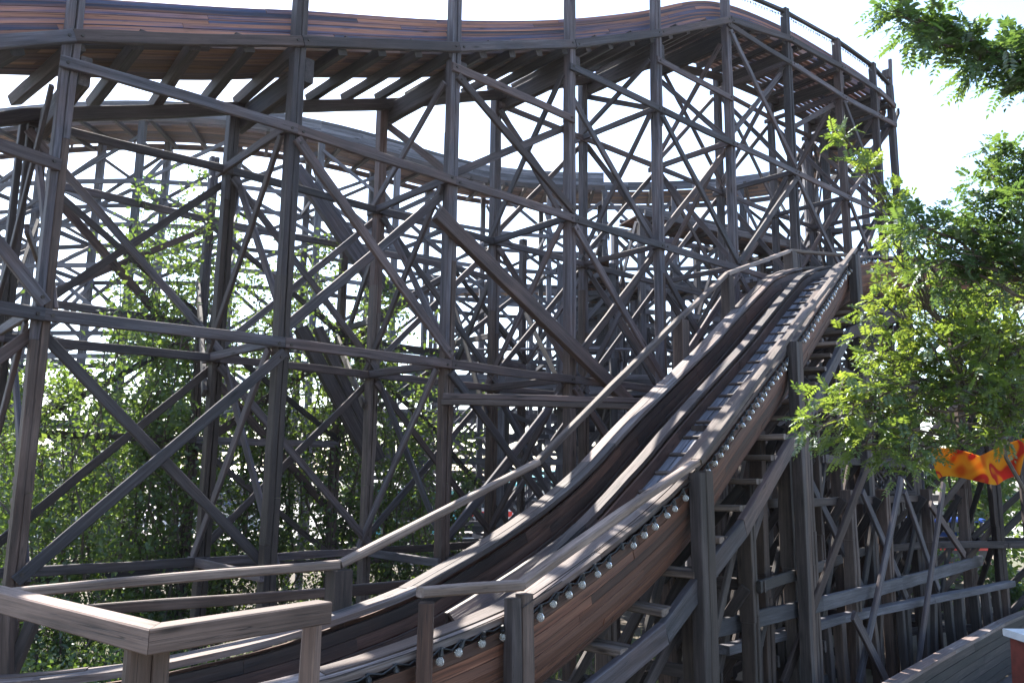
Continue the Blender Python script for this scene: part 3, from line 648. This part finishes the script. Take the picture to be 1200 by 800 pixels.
for (x0, y0, x1, y1, dd) in ((918, 800, 1018, 540, 9.3), (1006, 800, 1056, 560, 10.6), (1076, 780, 1106, 566, 11.8), (985, 560, 918, 660, 12.2), (948, 560, 1010, 690, 10.6), (1010, 575, 1062, 700, 11.6), (1060, 575, 1100, 690, 12.6), (1090, 590, 1130, 650, 13.2), (1000, 720, 1040, 800, 10.2)):
    beam('leaning_brace', atd(x0, y0, dd+1.2), atd(x1, y1, dd+2.0), .05, .14, -NR, M['grey'], lt)
for t in np.linspace(.08, .98, 19):
    t += random.uniform(-.018, .018); p = lerp3(r2, t)-np.array([0, 0, .05]); k_ = random.uniform(.09, .15)
    beam('stub_post', [*(p+NR*random.uniform(-.05, .1)+E_*random.uniform(-.12, .12))[:2], GZ], p, k_, k_*1.1, NR, M[random.choice(['joist', 'brown', 'joist'])], lt)
rc = [atz(960, 842, -2.3), atz(1030, 801, -2.3), atz(1130, 746, -2.28), atz(1200, 714, -2.25), atz(1290, 690, -2.25)]
rcp = Path(rc, .3)
rf = thing('wooden_flume', 'return flume with dark plank wall at the lower right corner', 'flume', rc[1], 'wooden flumes')
boards('cap', rcp, [(-.16, .0, -.0, .0, .05)], M['cap'], rf)
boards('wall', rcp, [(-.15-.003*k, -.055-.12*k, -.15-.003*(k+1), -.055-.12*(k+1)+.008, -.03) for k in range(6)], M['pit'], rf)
boards('trough_floor', rcp, [(-.18-.2*(k+1)+.012, -.78, -.18-.2*k, -.78, .04) for k in range(10)], M['divider'], rf)
boards('near_wall', rcp, [(-2.2, -.74+.12*k, -2.2, -.74+.12*(k+1)-.006, .03) for k in range(4)], M['trough'], rf)
# ------------------------------------------------------------------ red bollard
rb0 = atd(1209, 745, 6.2); rb = thing('red_post', 'red painted square post with white cap board at the lower right corner', 'post', [rb0[0], rb0[1], GZ])
M['red'] = plain('red_paint', (.13, .026, .018), .7, 0, .4, 12); M['white'] = plain('white_paint', (.55, .55, .57), .5, 0, .1, 10)
beam('shaft', [rb0[0]+.05, rb0[1], GZ], [rb0[0]+.05, rb0[1], rb0[2]-.02], .28, .26, (0, 1, 0), M['red'], rb)
beam('cap', [rb0[0]-.11, rb0[1], rb0[2]], [rb0[0]+.3, rb0[1], rb0[2]], .36, .05, (0, 1, 0), M['white'], rb)
# ------------------------------------------------------------------ lattice panel
la = thing('lattice_panel', 'small criss-cross timber lattice screen between the dark posts at right', 'lattice', atd(1035, 578, 15.4))
for k in range(9):
    x = 1014+k*5.4
    for s in (-1, 1):
        a, b = atd(x-s*14, 576, 15.4), atd(x+s*14, 538, 15.4); beam('slat', a, b, .012, .035, (0, 1, 0), M['joist'], la, False, off=.012*s)
beam('frame', atd(1000, 577, 15.4), atd(1072, 577, 15.4), .05, .07, (0, 1, 0), M['joist'], la); beam('frame', atd(1000, 537, 15.4), atd(1072, 537, 15.4), .05, .07, (0, 1, 0), M['joist'], la)
# ------------------------------------------------------------------ orange banner
mo, t_, ns_, L_ = nt('orange_red_cloth'); o_ = N(ns_, 'ShaderNodeOutputMaterial'); df = N(ns_, 'ShaderNodeBsdfDiffuse'); tl_ = N(ns_, 'ShaderNodeBsdfTranslucent'); mx = N(ns_, 'ShaderNodeMixShader'); mx.inputs[0].default_value = .45
tc = N(ns_, 'ShaderNodeTexCoord'); wv = N(ns_, 'ShaderNodeTexNoise', Scale=1.5, Detail=1.0, Distortion=1.2); L_.new(tc.outputs['Object'], wv.inputs['Vector'])
rr_ = ramp(ns_, [(.36, (.55, .11, .015)), (.45, (.66, .30, .025)), (.52, (.64, .24, .02)), (.55, (.42, .03, .02)), (.60, (.45, .04, .03)), (.63, (.60, .20, .02))]); L_.new(wv.outputs['Fac'], rr_.inputs[0])
for x in (df, tl_): L_.new(rr_.outputs[0], x.inputs[0])
L_.new(df.outputs[0], mx.inputs[1]); L_.new(tl_.outputs[0], mx.inputs[2]); L_.new(mx.outputs[0], o_.inputs[0])
c0 = atd(1099, 543, 9.6); c1 = atd(1197, 540, 9.9)
ban = thing('banner', 'wavy orange and red cloth banner hanging among the trees at right', 'banner', c0)
vs, fs = [], []; nx, nz = 28, 6
for lay in (0, .012):
    for i in range(nx+1):
        for j in range(nz+1):
            u = i/nx; p = c0*(1-u)+c1*u; hgt = .37-.07*math.sin(u*5)
            vs.append((p[0]-c0[0], p[1]-c0[1]+lay+.12*math.sin(u*9+j*.3), p[2]-c0[2]-.21+hgt*j/nz+.06*math.sin(u*6.5+.6)))
n1 = (nx+1)*(nz+1)
for i in range(nx):
    for j in range(nz):
        a = i*(nz+1)+j; fs.append((a, a+nz+1, a+nz+2, a+1)); fs.append((a+n1+1, a+n1+nz+2, a+n1+nz+1, a+n1))
mesh('cloth', vs, fs, mo, parent=ban, smooth=True)
pr = c1+np.array([.05, .1, 0]); beam('pole', [*pr[:2], GZ], [*pr[:2], pr[2]+.5], .06, .06, (1, 0, 0), M['joist'], ban)
v, f = tube([c0+np.array([.01, .02, .18]), atd(1075, 505, 9.3), atd(1040, 470, 8.6)], .006, 5); mesh('cord', [np.array(x)-c0 for x in v], f, M['black'], parent=ban)

# ------------------------------------------------------------------ ground
def sheet(name, pts, z, mat): 
    return tag(mesh(name, [(x, y, z) for x, y in pts], [tuple(range(len(pts)))], mat), kind='structure')
def groundmat(name, cs, sc_):
    m, t, ns, L = nt(name); o = N(ns, 'ShaderNodeOutputMaterial'); b = N(ns, 'ShaderNodeBsdfPrincipled', Roughness=.9); L.new(b.outputs[0], o.inputs[0])
    tc = N(ns, 'ShaderNodeTexCoord'); n = N(ns, 'ShaderNodeTexNoise', Scale=sc_, Detail=10.0, Roughness=.65); L.new(tc.outputs['Object'], n.inputs['Vector'])
    r = ramp(ns, cs); L.new(n.outputs['Fac'], r.inputs[0]); L.new(r.outputs[0], b.inputs['Base Color'])
    bp = N(ns, 'ShaderNodeBump', Strength=.4, Distance=.05); n2 = N(ns, 'ShaderNodeTexNoise', Scale=sc_*30, Detail=4.0); L.new(tc.outputs['Object'], n2.inputs['Vector']); L.new(n2.outputs['Fac'], bp.inputs['Height']); L.new(bp.outputs[0], b.inputs['Normal'])
    return m
sheet('ground', [(-600, -60), (600, -60), (600, 1200), (-600, 1200)], GZ, groundmat('earth', [(.35, (.055, .042, .03)), (.55, (.11, .09, .065)), (.7, (.07, .085, .03))], .5))
sheet('paving', [(-90, 37), (90, 37), (120, 90), (-120, 90)], GZ+.004, groundmat('pale_paving', [(.35, (.30, .28, .26)), (.65, (.42, .40, .37))], .6))
sheet('path', [(12.5, 14), (40, 18), (40, 27), (12.5, 24)], GZ+.006, groundmat('sandy_path', [(.35, (.22, .18, .14)), (.65, (.34, .29, .23))], .8))

# ------------------------------------------------------------------ plants
M['leafL'] = leafmat('shrub_leaf', (.018, .042, .014), (.050, .092, .024), (.17, .30, .045), .42)
M['leafR'] = leafmat('rowan_leaf', (.030, .062, .020), (.060, .105, .025), (.27, .43, .055), .46, .08)
M['leafD'] = leafmat('locust_leaf', (.028, .060, .025), (.058, .105, .035), (.15, .29, .05), .42, .08)
M['bark'] = plain('bark', (.085, .068, .055), .9, 0, .4, 14); M['birch'] = plain('birch_bark', (.34, .30, .26), .8, 0, .55, 9)
def leaves_mesh(name, C, D, Nn, Lg, Wd, tint, mat, parent):
    """rhombic folded leaves: C base points, D directions, Nn normals (arrays)"""
    base = np.array(parent.location); n = len(C); D = D/np.linalg.norm(D, axis=1)[:, None]
    S = np.cross(D, Nn); S /= np.linalg.norm(S, axis=1)[:, None]+1e-9; K = np.cross(S, D)
    Lg = Lg[:, None]; Wd = Wd[:, None]; C = C-base
    v = np.empty((n, 4, 3)); v[:, 0] = C; v[:, 1] = C+D*Lg*.45+S*Wd*.5+K*Wd*.16; v[:, 2] = C+D*Lg-K*Lg*.10; v[:, 3] = C+D*Lg*.45-S*Wd*.5+K*Wd*.16
    me = bpy.data.meshes.new(name); me.vertices.add(n*4); me.vertices.foreach_set('co', v.ravel().astype(np.float32))
    me.loops.add(n*6); me.polygons.add(n*2)
    idx = np.arange(n)[:, None]*4+np.array([0, 1, 2, 0, 2, 3]); me.loops.foreach_set('vertex_index', idx.ravel().astype(np.int32))
    me.polygons.foreach_set('loop_start', np.arange(0, n*6, 3, dtype=np.int32)); me.polygons.foreach_set('loop_total', np.full(n*2, 3, dtype=np.int32))
    a = me.attributes.new('tint', 'FLOAT', 'FACE'); a.data.foreach_set('value', np.repeat(tint, 2).astype(np.float32))
    me.materials.append(mat); me.update(); me.validate()
    o = bpy.data.objects.new(name, me); col.objects.link(o); o.parent = parent; return o
def rdir(n, up=.0):
    d = rng.normal(size=(n, 3)); d[:, 2] += up; return d/np.linalg.norm(d, axis=1)[:, None]
def limb(pts, r0, r1): 
    n = len(pts); return tube(pts, 0, 6, [r0+(r1-r0)*i/(n-1) for i in range(n)])
def wander(a, b, n=6, j=.08):
    a = np.asarray(a, float); b = np.asarray(b, float); L = np.linalg.norm(b-a)
    return [a+(b-a)*i/n+(rng.normal(size=3)*j*L/n*2.2 if 0 < i < n else 0) for i in range(n+1)]
def shrub(base, h, spread, nst, label, leafn, size, dens_low=1.0, mat='leafL', name='tall_shrub', group='tall shrubs behind the trestle', lean=0., r=.028, lowz=.05):
    """several thin stems from one foot, twigs all the way up, small leaves in loose tufts on the twigs"""
    base = np.asarray(base, float); T = thing(name, label, 'shrub', base, group); tv = []; C = []
    for s in range(nst):
        an = rng.uniform(0, 2*math.pi); hh = h*rng.uniform(.68, 1.0); rr = spread*rng.uniform(.25, 1)
        tip = base+np.array([rr*math.cos(an)+lean*hh, rr*math.sin(an), hh]); st_ = wander(base+rng.normal(size=3)*[.12, .12, 0], tip, 9, .10)
        tv.append(limb(st_, r*rng.uniform(.7, 1.2), .006)); S = np.array(st_)
        for k in range(int(25*hh/3.5)):
            u = rng.uniform(lowz, 1)**(.9); p = np.array([np.interp(u*9, range(10), S[:, i]) for i in range(3)])
            d = rdir(1, .55)[0]*rng.uniform(.25, .75)*(1.15-.75*u)*spread*1.05
            tw = wander(p, p+d, 4, .1); tv.append(limb(tw, .009, .003)); C.append((np.array(tw), u))
    v, f = merge(tv); mesh('stems', [np.array(x)-base for x in v], f, M['bark'], parent=T)
    wts = np.array([(1-u)*dens_low+.55 for _, u in C]); wts /= wts.sum(); pick = rng.choice(len(C), leafn, p=wts)
    pts = np.array([C[i][0][int(rng.integers(1, 5))] for i in pick])+rng.normal(size=(leafn, 3))*.11
    tufts = np.array([hash(int(i)*7919) % 1000/1000 for i in pick])
    leaves_mesh('foliage', pts, rdir(leafn, -.1), rdir(leafn, .9), size*rng.uniform(.6, 1.25, leafn), size*.62*rng.uniform(.7, 1.2, leafn), np.clip(tufts*.6+rng.uniform(0, .4, leafn), 0, 1), M[mat], T)
    return T
def g(px, py, d): p = atd(px, py, d); return np.array([p[0], p[1], GZ])
for (px, d, h, sp_, ns_n, lab, n, dl) in [
    (78, 11.2, 5.3, .85, 6, 'bushy green shrub between the two leftmost posts', 5200, 1.6),
    (150, 13.4, 7.3, .9, 6, 'tall open shrub with sunlit top right of the leftmost post', 6200, 1.0),
    (208, 13.0, 7.4, .7, 6, 'tallest bright green shrub, its tip high between the left posts', 6200, .9),
    (262, 14.2, 6.2, .9, 7, 'dense shrub behind the second post pair', 6200, 1.6),
    (330, 14.6, 7.0, .8, 8, 'many stemmed shrub right behind the tall second post', 6200, 1.6),
    (392, 14.9, 6.8, .95, 9, 'leafy shrub left of the third post pair', 5600, 1.5),
    (456, 15.2, 6.2, .85, 8, 'tall shrub behind the third post pair', 5600, 1.3),
    (506, 15.8, 4.3, .7, 6, 'rightmost and shortest of the tall shrubs, right of the third post', 3000, 1.0),
    (20, 12.6, 4.6, .8, 6, 'shaded shrub at the left edge behind the first posts', 4200, 1.6)]:
    shrub(g(px, 600, d), h+.7, sp_*1.45, ns_n+1, lab, int(n*1.25), .094, dl*.55)
for (px, d, h, lab) in [(70, 9.6, .95, 'low bright bush below the leftmost handrail'), (150, 9.2, 1.05, 'low bush behind the deck railing, second from the left'), (228, 9.4, .85, 'low sunlit bush right of the deck corner post'), (330, 10.2, .8, 'low bush under the far handrail'), (430, 10.6, .9, 'low bush behind the handrail post'), (500, 11.6, 1.3, 'low bush at the foot of the third post')]:
    shrub(g(px, 700, d), h*1.25, .75, 9, lab, 4200, .07, .6, name='low_bush', group='low bushes at the trestle foot', r=.014, lowz=.1)

def fronds(tips, per, lg, nl, wl, mat, parent, droop=.25, up=.25, name='crown'):
    """compound leaves: pairs of leaflets along a stalk, several stalks to a twig tip"""
    C, D, K, Lg, Wd, T = [], [], [], [], [], []
    for (p, dr) in tips:
        tn = rng.uniform(0, .65)
        for q in range(per):
            d = unit(dr*.8+rdir(1, up)[0]); L = lg*rng.uniform(.7, 1.2); s = np.cross(d, (0, 0, 1.)); s = unit(s) if np.linalg.norm(s) > .05 else np.array([1., 0, 0]); nrm = unit(np.cross(s, d)+rng.normal(size=3)*.25); s = np.cross(d, nrm)
            o = p+rng.normal(size=3)*.04
            for k in range(nl):
                u = .2+.8*k/(nl-1); c = o+d*L*u+np.array([0, 0, -droop*L*u*u])
                for sg in ((-1, 1) if k < nl-1 else (0,)):
                    dd = unit(d*(.45 if sg else 1)+s*sg+np.array([0, 0, -.12])+rng.normal(size=3)*.1)
                    C.append(c); D.append(dd); K.append(nrm+rng.normal(size=3)*.18); l = wl*(1.1-.35*abs(u-.55))*rng.uniform(.85, 1.15); Lg.append(l); Wd.append(l*.42); T.append(min(1, tn+rng.uniform(0, .35)))
    return leaves_mesh(name, np.array(C), np.array(D), np.array(K), np.array(Lg), np.array(Wd), np.array(T), M[mat], parent)
def blobtree(name, label, base, trunk_top, blobs, per_r, per, lg, nl, wl, mat, group, r0=.05, droop=.25, tipr=.5, start=.35):
    """blobs: (centre, radius, tip count); each gets a limb from the trunk and twigs to its tips"""
    base = np.asarray(base, float); T = thing(name, label, 'tree', base, group)
    tr = wander(base, trunk_top, 8, .05); tv = [limb(tr, r0, r0*.4)]; tips = []; S = np.array(tr)
    for (c, r, n) in blobs:
        c = np.asarray(c, float); u = np.clip(start+(1-start)*rng.uniform(0, 1), 0, 1); st_ = np.array([np.interp(u*8, range(9), S[:, i]) for i in range(3)])
        lb = wander(st_, c, 6, .07); tv.append(limb(lb, r0*.45, .010)); lbA = np.array(lb)
        for k in range(n):
            d = rdir(1)[0]*np.array([1, 1, .75])*rng.uniform(.3, 1)**.5*r; tip = c+d
            s0_ = lbA[int(rng.integers(3, 7))]; tw = wander(s0_, tip, 4, .08); tv.append(limb(tw, .008, .003)); tips.append((tip, unit(tip-s0_+np.array([0, 0, .02])))); 
            if rng.random() < .8: tips.append((tw[2], unit(tw[3]-tw[1])))
    v, f = merge(tv); mesh('trunk', [np.array(x)-base for x in v], f, M['bark'], parent=T)
    fronds(tips, per, lg, nl, wl, mat, T, droop); return T
B = lambda x, y, d, r, n: (atd(x, y, d), r, n)
# rowan in front of the right trestle
blobtree('rowan_tree', 'sunlit rowan tree with feathery leaves reaching over the plunging flume at right', g(1262, 700, 7.8), atd(1165, 400, 7.5),
    [B(1000, 475, 7.0, .42, 13), B(965, 500, 6.9, .30, 9), B(1050, 440, 7.2, .45, 15), B(1040, 510, 7.1, .40, 12), B(1095, 375, 7.3, .5, 16), B(1090, 480, 7.1, .45, 14), B(1150, 420, 7.4, .5, 16), B(1150, 470, 7.2, .4, 11),
     B(1190, 360, 7.5, .5, 14), B(1190, 450, 7.4, .45, 12), B(1035, 395, 7.1, .36, 10), B(1075, 335, 7.4, .36, 10), B(1030, 350, 7.2, .25, 5), B(1060, 300, 7.3, .26, 6), B(1050, 232, 6.9, .18, 6), B(1015, 200, 6.8, .13, 5), B(988, 160, 6.8, .08, 3), B(985, 455, 6.8, .25, 9), B(1015, 520, 6.9, .3, 9), B(1120, 450, 7.0, .5, 16), B(1065, 540, 7.1, .3, 8), B(1170, 385, 7.2, .5, 14), B(1110, 410, 6.9, .4, 12), B(1185, 470, 7.2, .35, 8), B(1195, 300, 7.6, .4, 10), B(1170, 320, 7.5, .35, 9), B(1195, 415, 7.3, .4, 10), B(1122, 522, 7.1, .10, 3), B(1168, 518, 7.2, .12, 3)], 1, 4, .155, 8, .047, 'leafR', 'trees at the right', .035, start=.75)
# locust tree whose trunk stands outside the frame at right
blobtree('locust_tree', 'locust tree bough hanging across the sky in the upper right corner', g(1420, 700, 5.7), atd(1285, 85, 5.4),
    [B(1190, 72, 5.2, .22, 11), B(1150, 62, 5.15, .20, 10), B(1110, 46, 5.1, .17, 8), B(1075, 28, 5.05, .13, 6), B(1052, 12, 5.0, .09, 4), B(1200, 95, 5.2, .12, 5), B(1225, 80, 5.3, .25, 9)], 1, 5, .16, 8, .050, 'leafD', 'trees at the right', .035, .35, start=.95)
blobtree('locust_tree', 'leafy locust tree at the right edge above the sunlit rowan', g(1340, 700, 6.6), atd(1270, 260, 6.5),
    [B(1185, 250, 6.4, .40, 14), B(1150, 300, 6.5, .36, 12), B(1120, 255, 6.4, .24, 7), B(1085, 268, 6.4, .26, 8), B(1105, 305, 6.5, .26, 7), B(1190, 330, 6.5, .36, 10), B(1165, 210, 6.4, .2, 5), B(1198, 180, 6.4, .2, 7), B(1195, 210, 6.4, .3, 10), B(1195, 280, 6.5, .4, 12)], 1, 5, .17, 8, .052, 'leafD', 'trees at the right', .04, .3, start=.75)
# birch and other trees beyond on the right, and the far tree line
def dense_tree(label, base, h, r, n, size, bark='bark', mat='leafL', name='tree', group='trees beyond the flume', tr=.12):
    base = np.asarray(base, float); T = thing(name, label, 'tree', base, group); top = base+np.array([rng.normal()*.3, 0, h*.86]); t = wander(base, top, 8, .03); tv = [limb(t, tr, .03)]; S = np.array(t); bl = []
    for k in range(15):
        u = rng.uniform(.35, 1); p = np.array([np.interp(u*8, range(9), S[:, i]) for i in range(3)]); c = p+rdir(1, .15)[0]*r*rng.uniform(.4, 1)*(1.15-u*.6); tv.append(limb(wander(p, c, 4, .1), .035, .01)); bl.append((c, r*rng.uniform(.22, .42)))
    v, f = merge(tv); mesh('trunk', [np.array(x)-base for x in v], f, M[bark], parent=T)
    pick = rng.integers(0, len(bl), n); C = np.array([bl[i][0] for i in pick])+rdir(n)*np.array([bl[i][1] for i in pick])[:, None]*(rng.uniform(0, 1, n)**.45)[:, None]
    leaves_mesh('crown', C, rdir(n, -.15), rdir(n, .8), size*rng.uniform(.6, 1.2, n), size*.65*rng.uniform(.7, 1.2, n), np.clip(rng.uniform(0, 1, n), 0, 1), M[mat], T); return T
dense_tree('birch with pale trunk standing by the sandy path at right', g(1166, 668, 24), 9.0, 2.0, 6500, .20, 'birch', tr=.22, name='birch_tree')
dense_tree('round leafy tree right of the birch', g(1215, 660, 27), 7.5, 2.4, 6500, .24)
dense_tree('light green tree left of the birch', g(1118, 660, 31), 6.0, 2.0, 6000, .24)
dense_tree('green tree behind the lattice screen', g(1010, 650, 36), 5.2, 2.0, 5000, .28)
dense_tree('bushy tree at the far left behind the shrubs', g(130, 640, 30), 5.4, 2.4, 6000, .26)
dense_tree('small tree far left of the leftmost post', g(-10, 640, 26), 5.2, 2.0, 5000, .25)
dense_tree('far tree behind the third post pair', g(430, 630, 52), 5.5, 2.4, 4500, .34)
for (px, d, h, lab) in [(1085, 21, 1.6, 'low bush beside the sandy path, left of the birch'), (1190, 19, 1.4, 'low bush at the end of the return flume')]:
    shrub(g(px, 700, d), h, .9, 8, lab, 2500, .11, .8, name='low_bush', group='low bushes at the trestle foot', r=.014, lowz=.1)
# grass
def grass_obj(x0, x1, y0, y1, n, hgt, name='grass'):
    C = np.c_[rng.uniform(x0, x1, n), rng.uniform(y0, y1, n), np.zeros(n)]; D = rdir(n, 2.0)
    K = rdir(n); S = np.cross(D, K); S /= np.linalg.norm(S, axis=1)[:, None]; L = (hgt*rng.uniform(.4, 1.3, n))[:, None]
    v = np.empty((n, 3, 3)); v[:, 0] = C-S*.006; v[:, 1] = C+S*.006; v[:, 2] = C+D*L
    me = bpy.data.meshes.new(name); me.vertices.add(n*3); me.vertices.foreach_set('co', v.ravel().astype(np.float32)); me.loops.add(n*3); me.polygons.add(n)
    me.loops.foreach_set('vertex_index', np.arange(n*3, dtype=np.int32)); me.polygons.foreach_set('loop_start', np.arange(0, n*3, 3, dtype=np.int32)); me.polygons.foreach_set('loop_total', np.full(n, 3, dtype=np.int32))
    a = me.attributes.new('tint', 'FLOAT', 'FACE'); a.data.foreach_set('value', rng.uniform(0, 1, n).astype(np.float32)); me.materials.append(M['leafL']); me.update()
    o = bpy.data.objects.new(name, me); col.objects.link(o); o.location = (0, 0, GZ); return tag(o, kind='stuff')
grass_obj(-9, 3, 6.5, 17, 26000, .22)

# ------------------------------------------------------------------ fairground things far behind
M['blue'] = plain('blue_paint', (.03, .09, .42), .35, 0, .1); M['glass'] = plain('window_glass', (.03, .04, .05), .08, 0, .1); M['teal'] = plain('teal_paint', (.10, .38, .40), .5, 0, .1); M['pale'] = plain('pale_wall', (.55, .53, .50), .8, 0, .12, 2)
M['redp'] = plain('signal_red', (.55, .03, .02), .4, 0, .1); M['dark'] = plain('dark_metal', (.03, .03, .035), .4, .3, .2)
def cbox(name, c, s, mat, parent, bev=.03):
    v, f = box_rings(s[0], s[1], s[2], bev, None, 0, 0, 0, -s[0]/2); base = np.array(parent.location)
    o = mesh(name, v, f, mat, parent=parent); o.location = V(np.asarray(c)-base); return o
def van(px, d, label, body='white', stripe='blue', L=5.2, rz=0.):
    b = g(px, 620, d); T = thing('parked_van', label, 'van', b, 'vans parked behind the trestle')
    prof = [(-L/2, .35), (L/2-.1, .35), (L/2, .6), (L/2-.05, 1.05), (L/2-.75, 1.25), (L/2-1.35, 2.15), (L/2-1.6, 2.3), (-L/2+.1, 2.3), (-L/2, 2.15)]
    vs = [(x, y, z) for y in (-.95, .95) for x, z in prof]; n = len(prof); fs = [tuple(reversed(range(n))), tuple(range(n, 2*n))]+[(i, (i+1) % n, (i+1) % n+n, i+n) for i in range(n)]
    mesh('body', vs, fs, M[body], parent=T)
    for s in (-1, 1):
        for k in range(3): cbox('side_window', b+np.array([-L/2+.75+k*1.15, s*.955, 1.72]), (1.0, .03, .55), M['glass'], T, .01)
        cbox('stripe', b+np.array([-.3, s*.957, 1.12]), (L-1.0, .02, .28), M[stripe], T, .004)
        for x in (-L/2+1, L/2-1):
            v, f = lathe([(.34, -.11), (.36, -.08), (.36, .08), (.34, .11)], 16); w = mesh('wheel', v, f, M['black'], parent=T); w.location = (x, s*.86, .36); w.rotation_euler = (math.pi/2, 0, 0)
    T.rotation_euler = (0, 0, rz); return T
van(100, 40, 'white and blue van parked behind the shrubs at left', rz=.1)
van(30, 41, 'white van with blue side partly behind the leftmost posts', stripe='blue', rz=.2)
van(1065, 33, 'white and blue van parked beyond the dark posts at right', rz=-.15)
van(560, 46, 'white van with red stripe behind the bottom of the third posts', stripe='redp', rz=.1)
tr_b = g(1060, 630, 26); tr_ = thing('fair_train', 'dark little fairground train with red and yellow stripes beyond the right posts', 'train', tr_b)
M['yel'] = plain('yellow_paint', (.6, .38, .03), .4, 0, .1)
cbox('carriage', tr_b+np.array([0, 0, .85]), (4.6, 1.3, .9), M['dark'], tr_); cbox('stripe', tr_b+np.array([0, -.66, 1.15]), (4.5, .02, .07), M['redp'], tr_, .004); cbox('stripe', tr_b+np.array([0, -.66, .72]), (4.5, .02, .08), M['redp'], tr_, .004); cbox('lamp', tr_b+np.array([-1.9, -.67, .5]), (.3, .04, .14), M['yel'], tr_, .01)
cbox('roof', tr_b+np.array([0, 0, 2.0]), (4.8, 1.5, .1), M['blue'], tr_)
for x in (-2.1, -.7, .7, 2.1):
    for y in (-.6, .6): cbox('roof_post', tr_b+np.array([x, y, 1.62]), (.07, .07, .68), M['dark'], tr_, .005)
    for y in (-.5, .5):
        v, f = lathe([(.24, -.06), (.26, -.04), (.26, .04), (.24, .06)], 14); w = mesh('wheel', v, f, M['black'], parent=tr_); w.location = (x*.85, y, .26); w.rotation_euler = (math.pi/2, 0, 0)
def kiosk(px, d, w, h, label, wall, roof):
    b = g(px, 620, d); T = thing('kiosk', label, 'kiosk', b, 'kiosks behind the trestle')
    cbox('wall', b+np.array([0, 0, h*.5]), (w, 2.4, h), M[wall], T); cbox('counter_opening', b+np.array([0, -1.21, h*.58]), (w*.7, .04, h*.34), M['glass'], T, .01); cbox('counter', b+np.array([0, -1.36, h*.38]), (w*.76, .3, .07), M['pale'], T, .01)
    vs = [(-w/2-.3, -1.6, h), (w/2+.3, -1.6, h), (w/2+.3, 1.5, h), (-w/2-.3, 1.5, h), (-w/2-.3, -1.6, h+.12), (w/2+.3, -1.6, h+.12), (w/2, 0, h+.95), (-w/2, 0, h+.95), (w/2+.3, 1.5, h+.12), (-w/2-.3, 1.5, h+.12)]
    mesh('roof', vs, [(3, 2, 1, 0), (0, 1, 5, 4), (4, 5, 6, 7), (7, 6, 8, 9), (9, 8, 2, 3), (1, 2, 8, 6, 5), (0, 4, 7, 9, 3)], M[roof], parent=T)
kiosk(480, 44, 5, 2.4, 'teal kiosk behind the third post pair', 'teal', 'pale'); kiosk(640, 50, 7, 2.6, 'pale kiosk behind the middle posts', 'pale', 'teal'); kiosk(250, 50, 6, 2.6, 'white kiosk behind the left shrubs', 'pale', 'blue')
kiosk(60, 38, 4.0, 3.4, 'grey hut behind the leftmost bushes', 'pale', 'white')

# ------------------------------------------------------------------ thin scattering volume, added to imitate lens veil and glare
hm, t_, ns_, L_ = nt('veil_glare_volume'); o_ = N(ns_, 'ShaderNodeOutputMaterial'); pv = N(ns_, 'ShaderNodeVolumePrincipled', Density=.00022, Anisotropy=.5)
pv.inputs['Color'].default_value = (.84, .89, 1, 1); L_.new(pv.outputs[0], o_.inputs['Volume'])
hv = [(x, y, z) for z in (GZ-1, 16) for x, y in ((-610, -70), (610, -70), (610, 1210), (-610, 1210))]
tag(mesh('added_haze', hv, [(3, 2, 1, 0), (4, 5, 6, 7), (0, 1, 5, 4), (1, 2, 6, 5), (2, 3, 7, 6), (3, 0, 4, 7)], hm), kind='stuff')

# ------------------------------------------------------------------ light, sky, camera

SAZ, SEL = math.radians(-30), math.radians(50)      # azimuth from the view direction (left), elevation
sdir = Vector((math.sin(SAZ)*math.cos(SEL), math.cos(SAZ)*math.cos(SEL), math.sin(SEL)))
w = bpy.data.worlds.new('World'); sc.world = w; w.use_nodes = True; t = w.node_tree
bg = t.nodes['Background']; sky = t.nodes.new('ShaderNodeTexSky'); sky.sky_type = 'NISHITA'; sky.sun_disc = False
sky.sun_elevation = SEL; sky.sun_rotation = SAZ; sky.dust_density = .8; sky.air_density = 1.0; sky.ozone_density = 1.0
t.links.new(sky.outputs[0], bg.inputs[0]); bg.inputs[1].default_value = .13
l = bpy.data.lights.new('sun', 'SUN'); l.energy = 4.6; l.angle = math.radians(.53); l.color = (1, .94, .85)
lo = bpy.data.objects.new('sun', l); col.objects.link(lo); lo.rotation_euler = (-sdir).to_track_quat('-Z', 'Y').to_euler(); lo.location = (0, 0, 60)
cam = bpy.data.cameras.new('camera'); co = bpy.data.objects.new('camera', cam); col.objects.link(co)
cam.sensor_width = 36; cam.lens = 36*F/1200; cam.clip_end = 3000; cam.clip_start = .05
co.matrix_world = Matrix(((rt[0], upv[0], -fw[0], 0), (rt[1], upv[1], -fw[1], 0), (rt[2], upv[2], -fw[2], 0), (0, 0, 0, 1)))
sc.camera = co
for o in sc.objects:
    if o.parent is None and o.type in ('MESH', 'EMPTY', 'CAMERA'): o.location.z -= GZ
vs_ = sc.view_settings; vs_.view_transform = 'Standard'; vs_.look = 'None'; vs_.gamma = 1; vs_.use_curve_mapping = False; vs_.exposure = 2.02
sc.cycles.use_denoising = True
try: sc.cycles.denoiser = 'OPENIMAGEDENOISE'
except Exception: pass
sc.cycles.volume_bounces = 0; sc.cycles.max_bounces = 8; sc.cycles.diffuse_bounces = 3; sc.cycles.glossy_bounces = 2; sc.cycles.transmission_bounces = 6; sc.cycles.transparent_max_bounces = 6
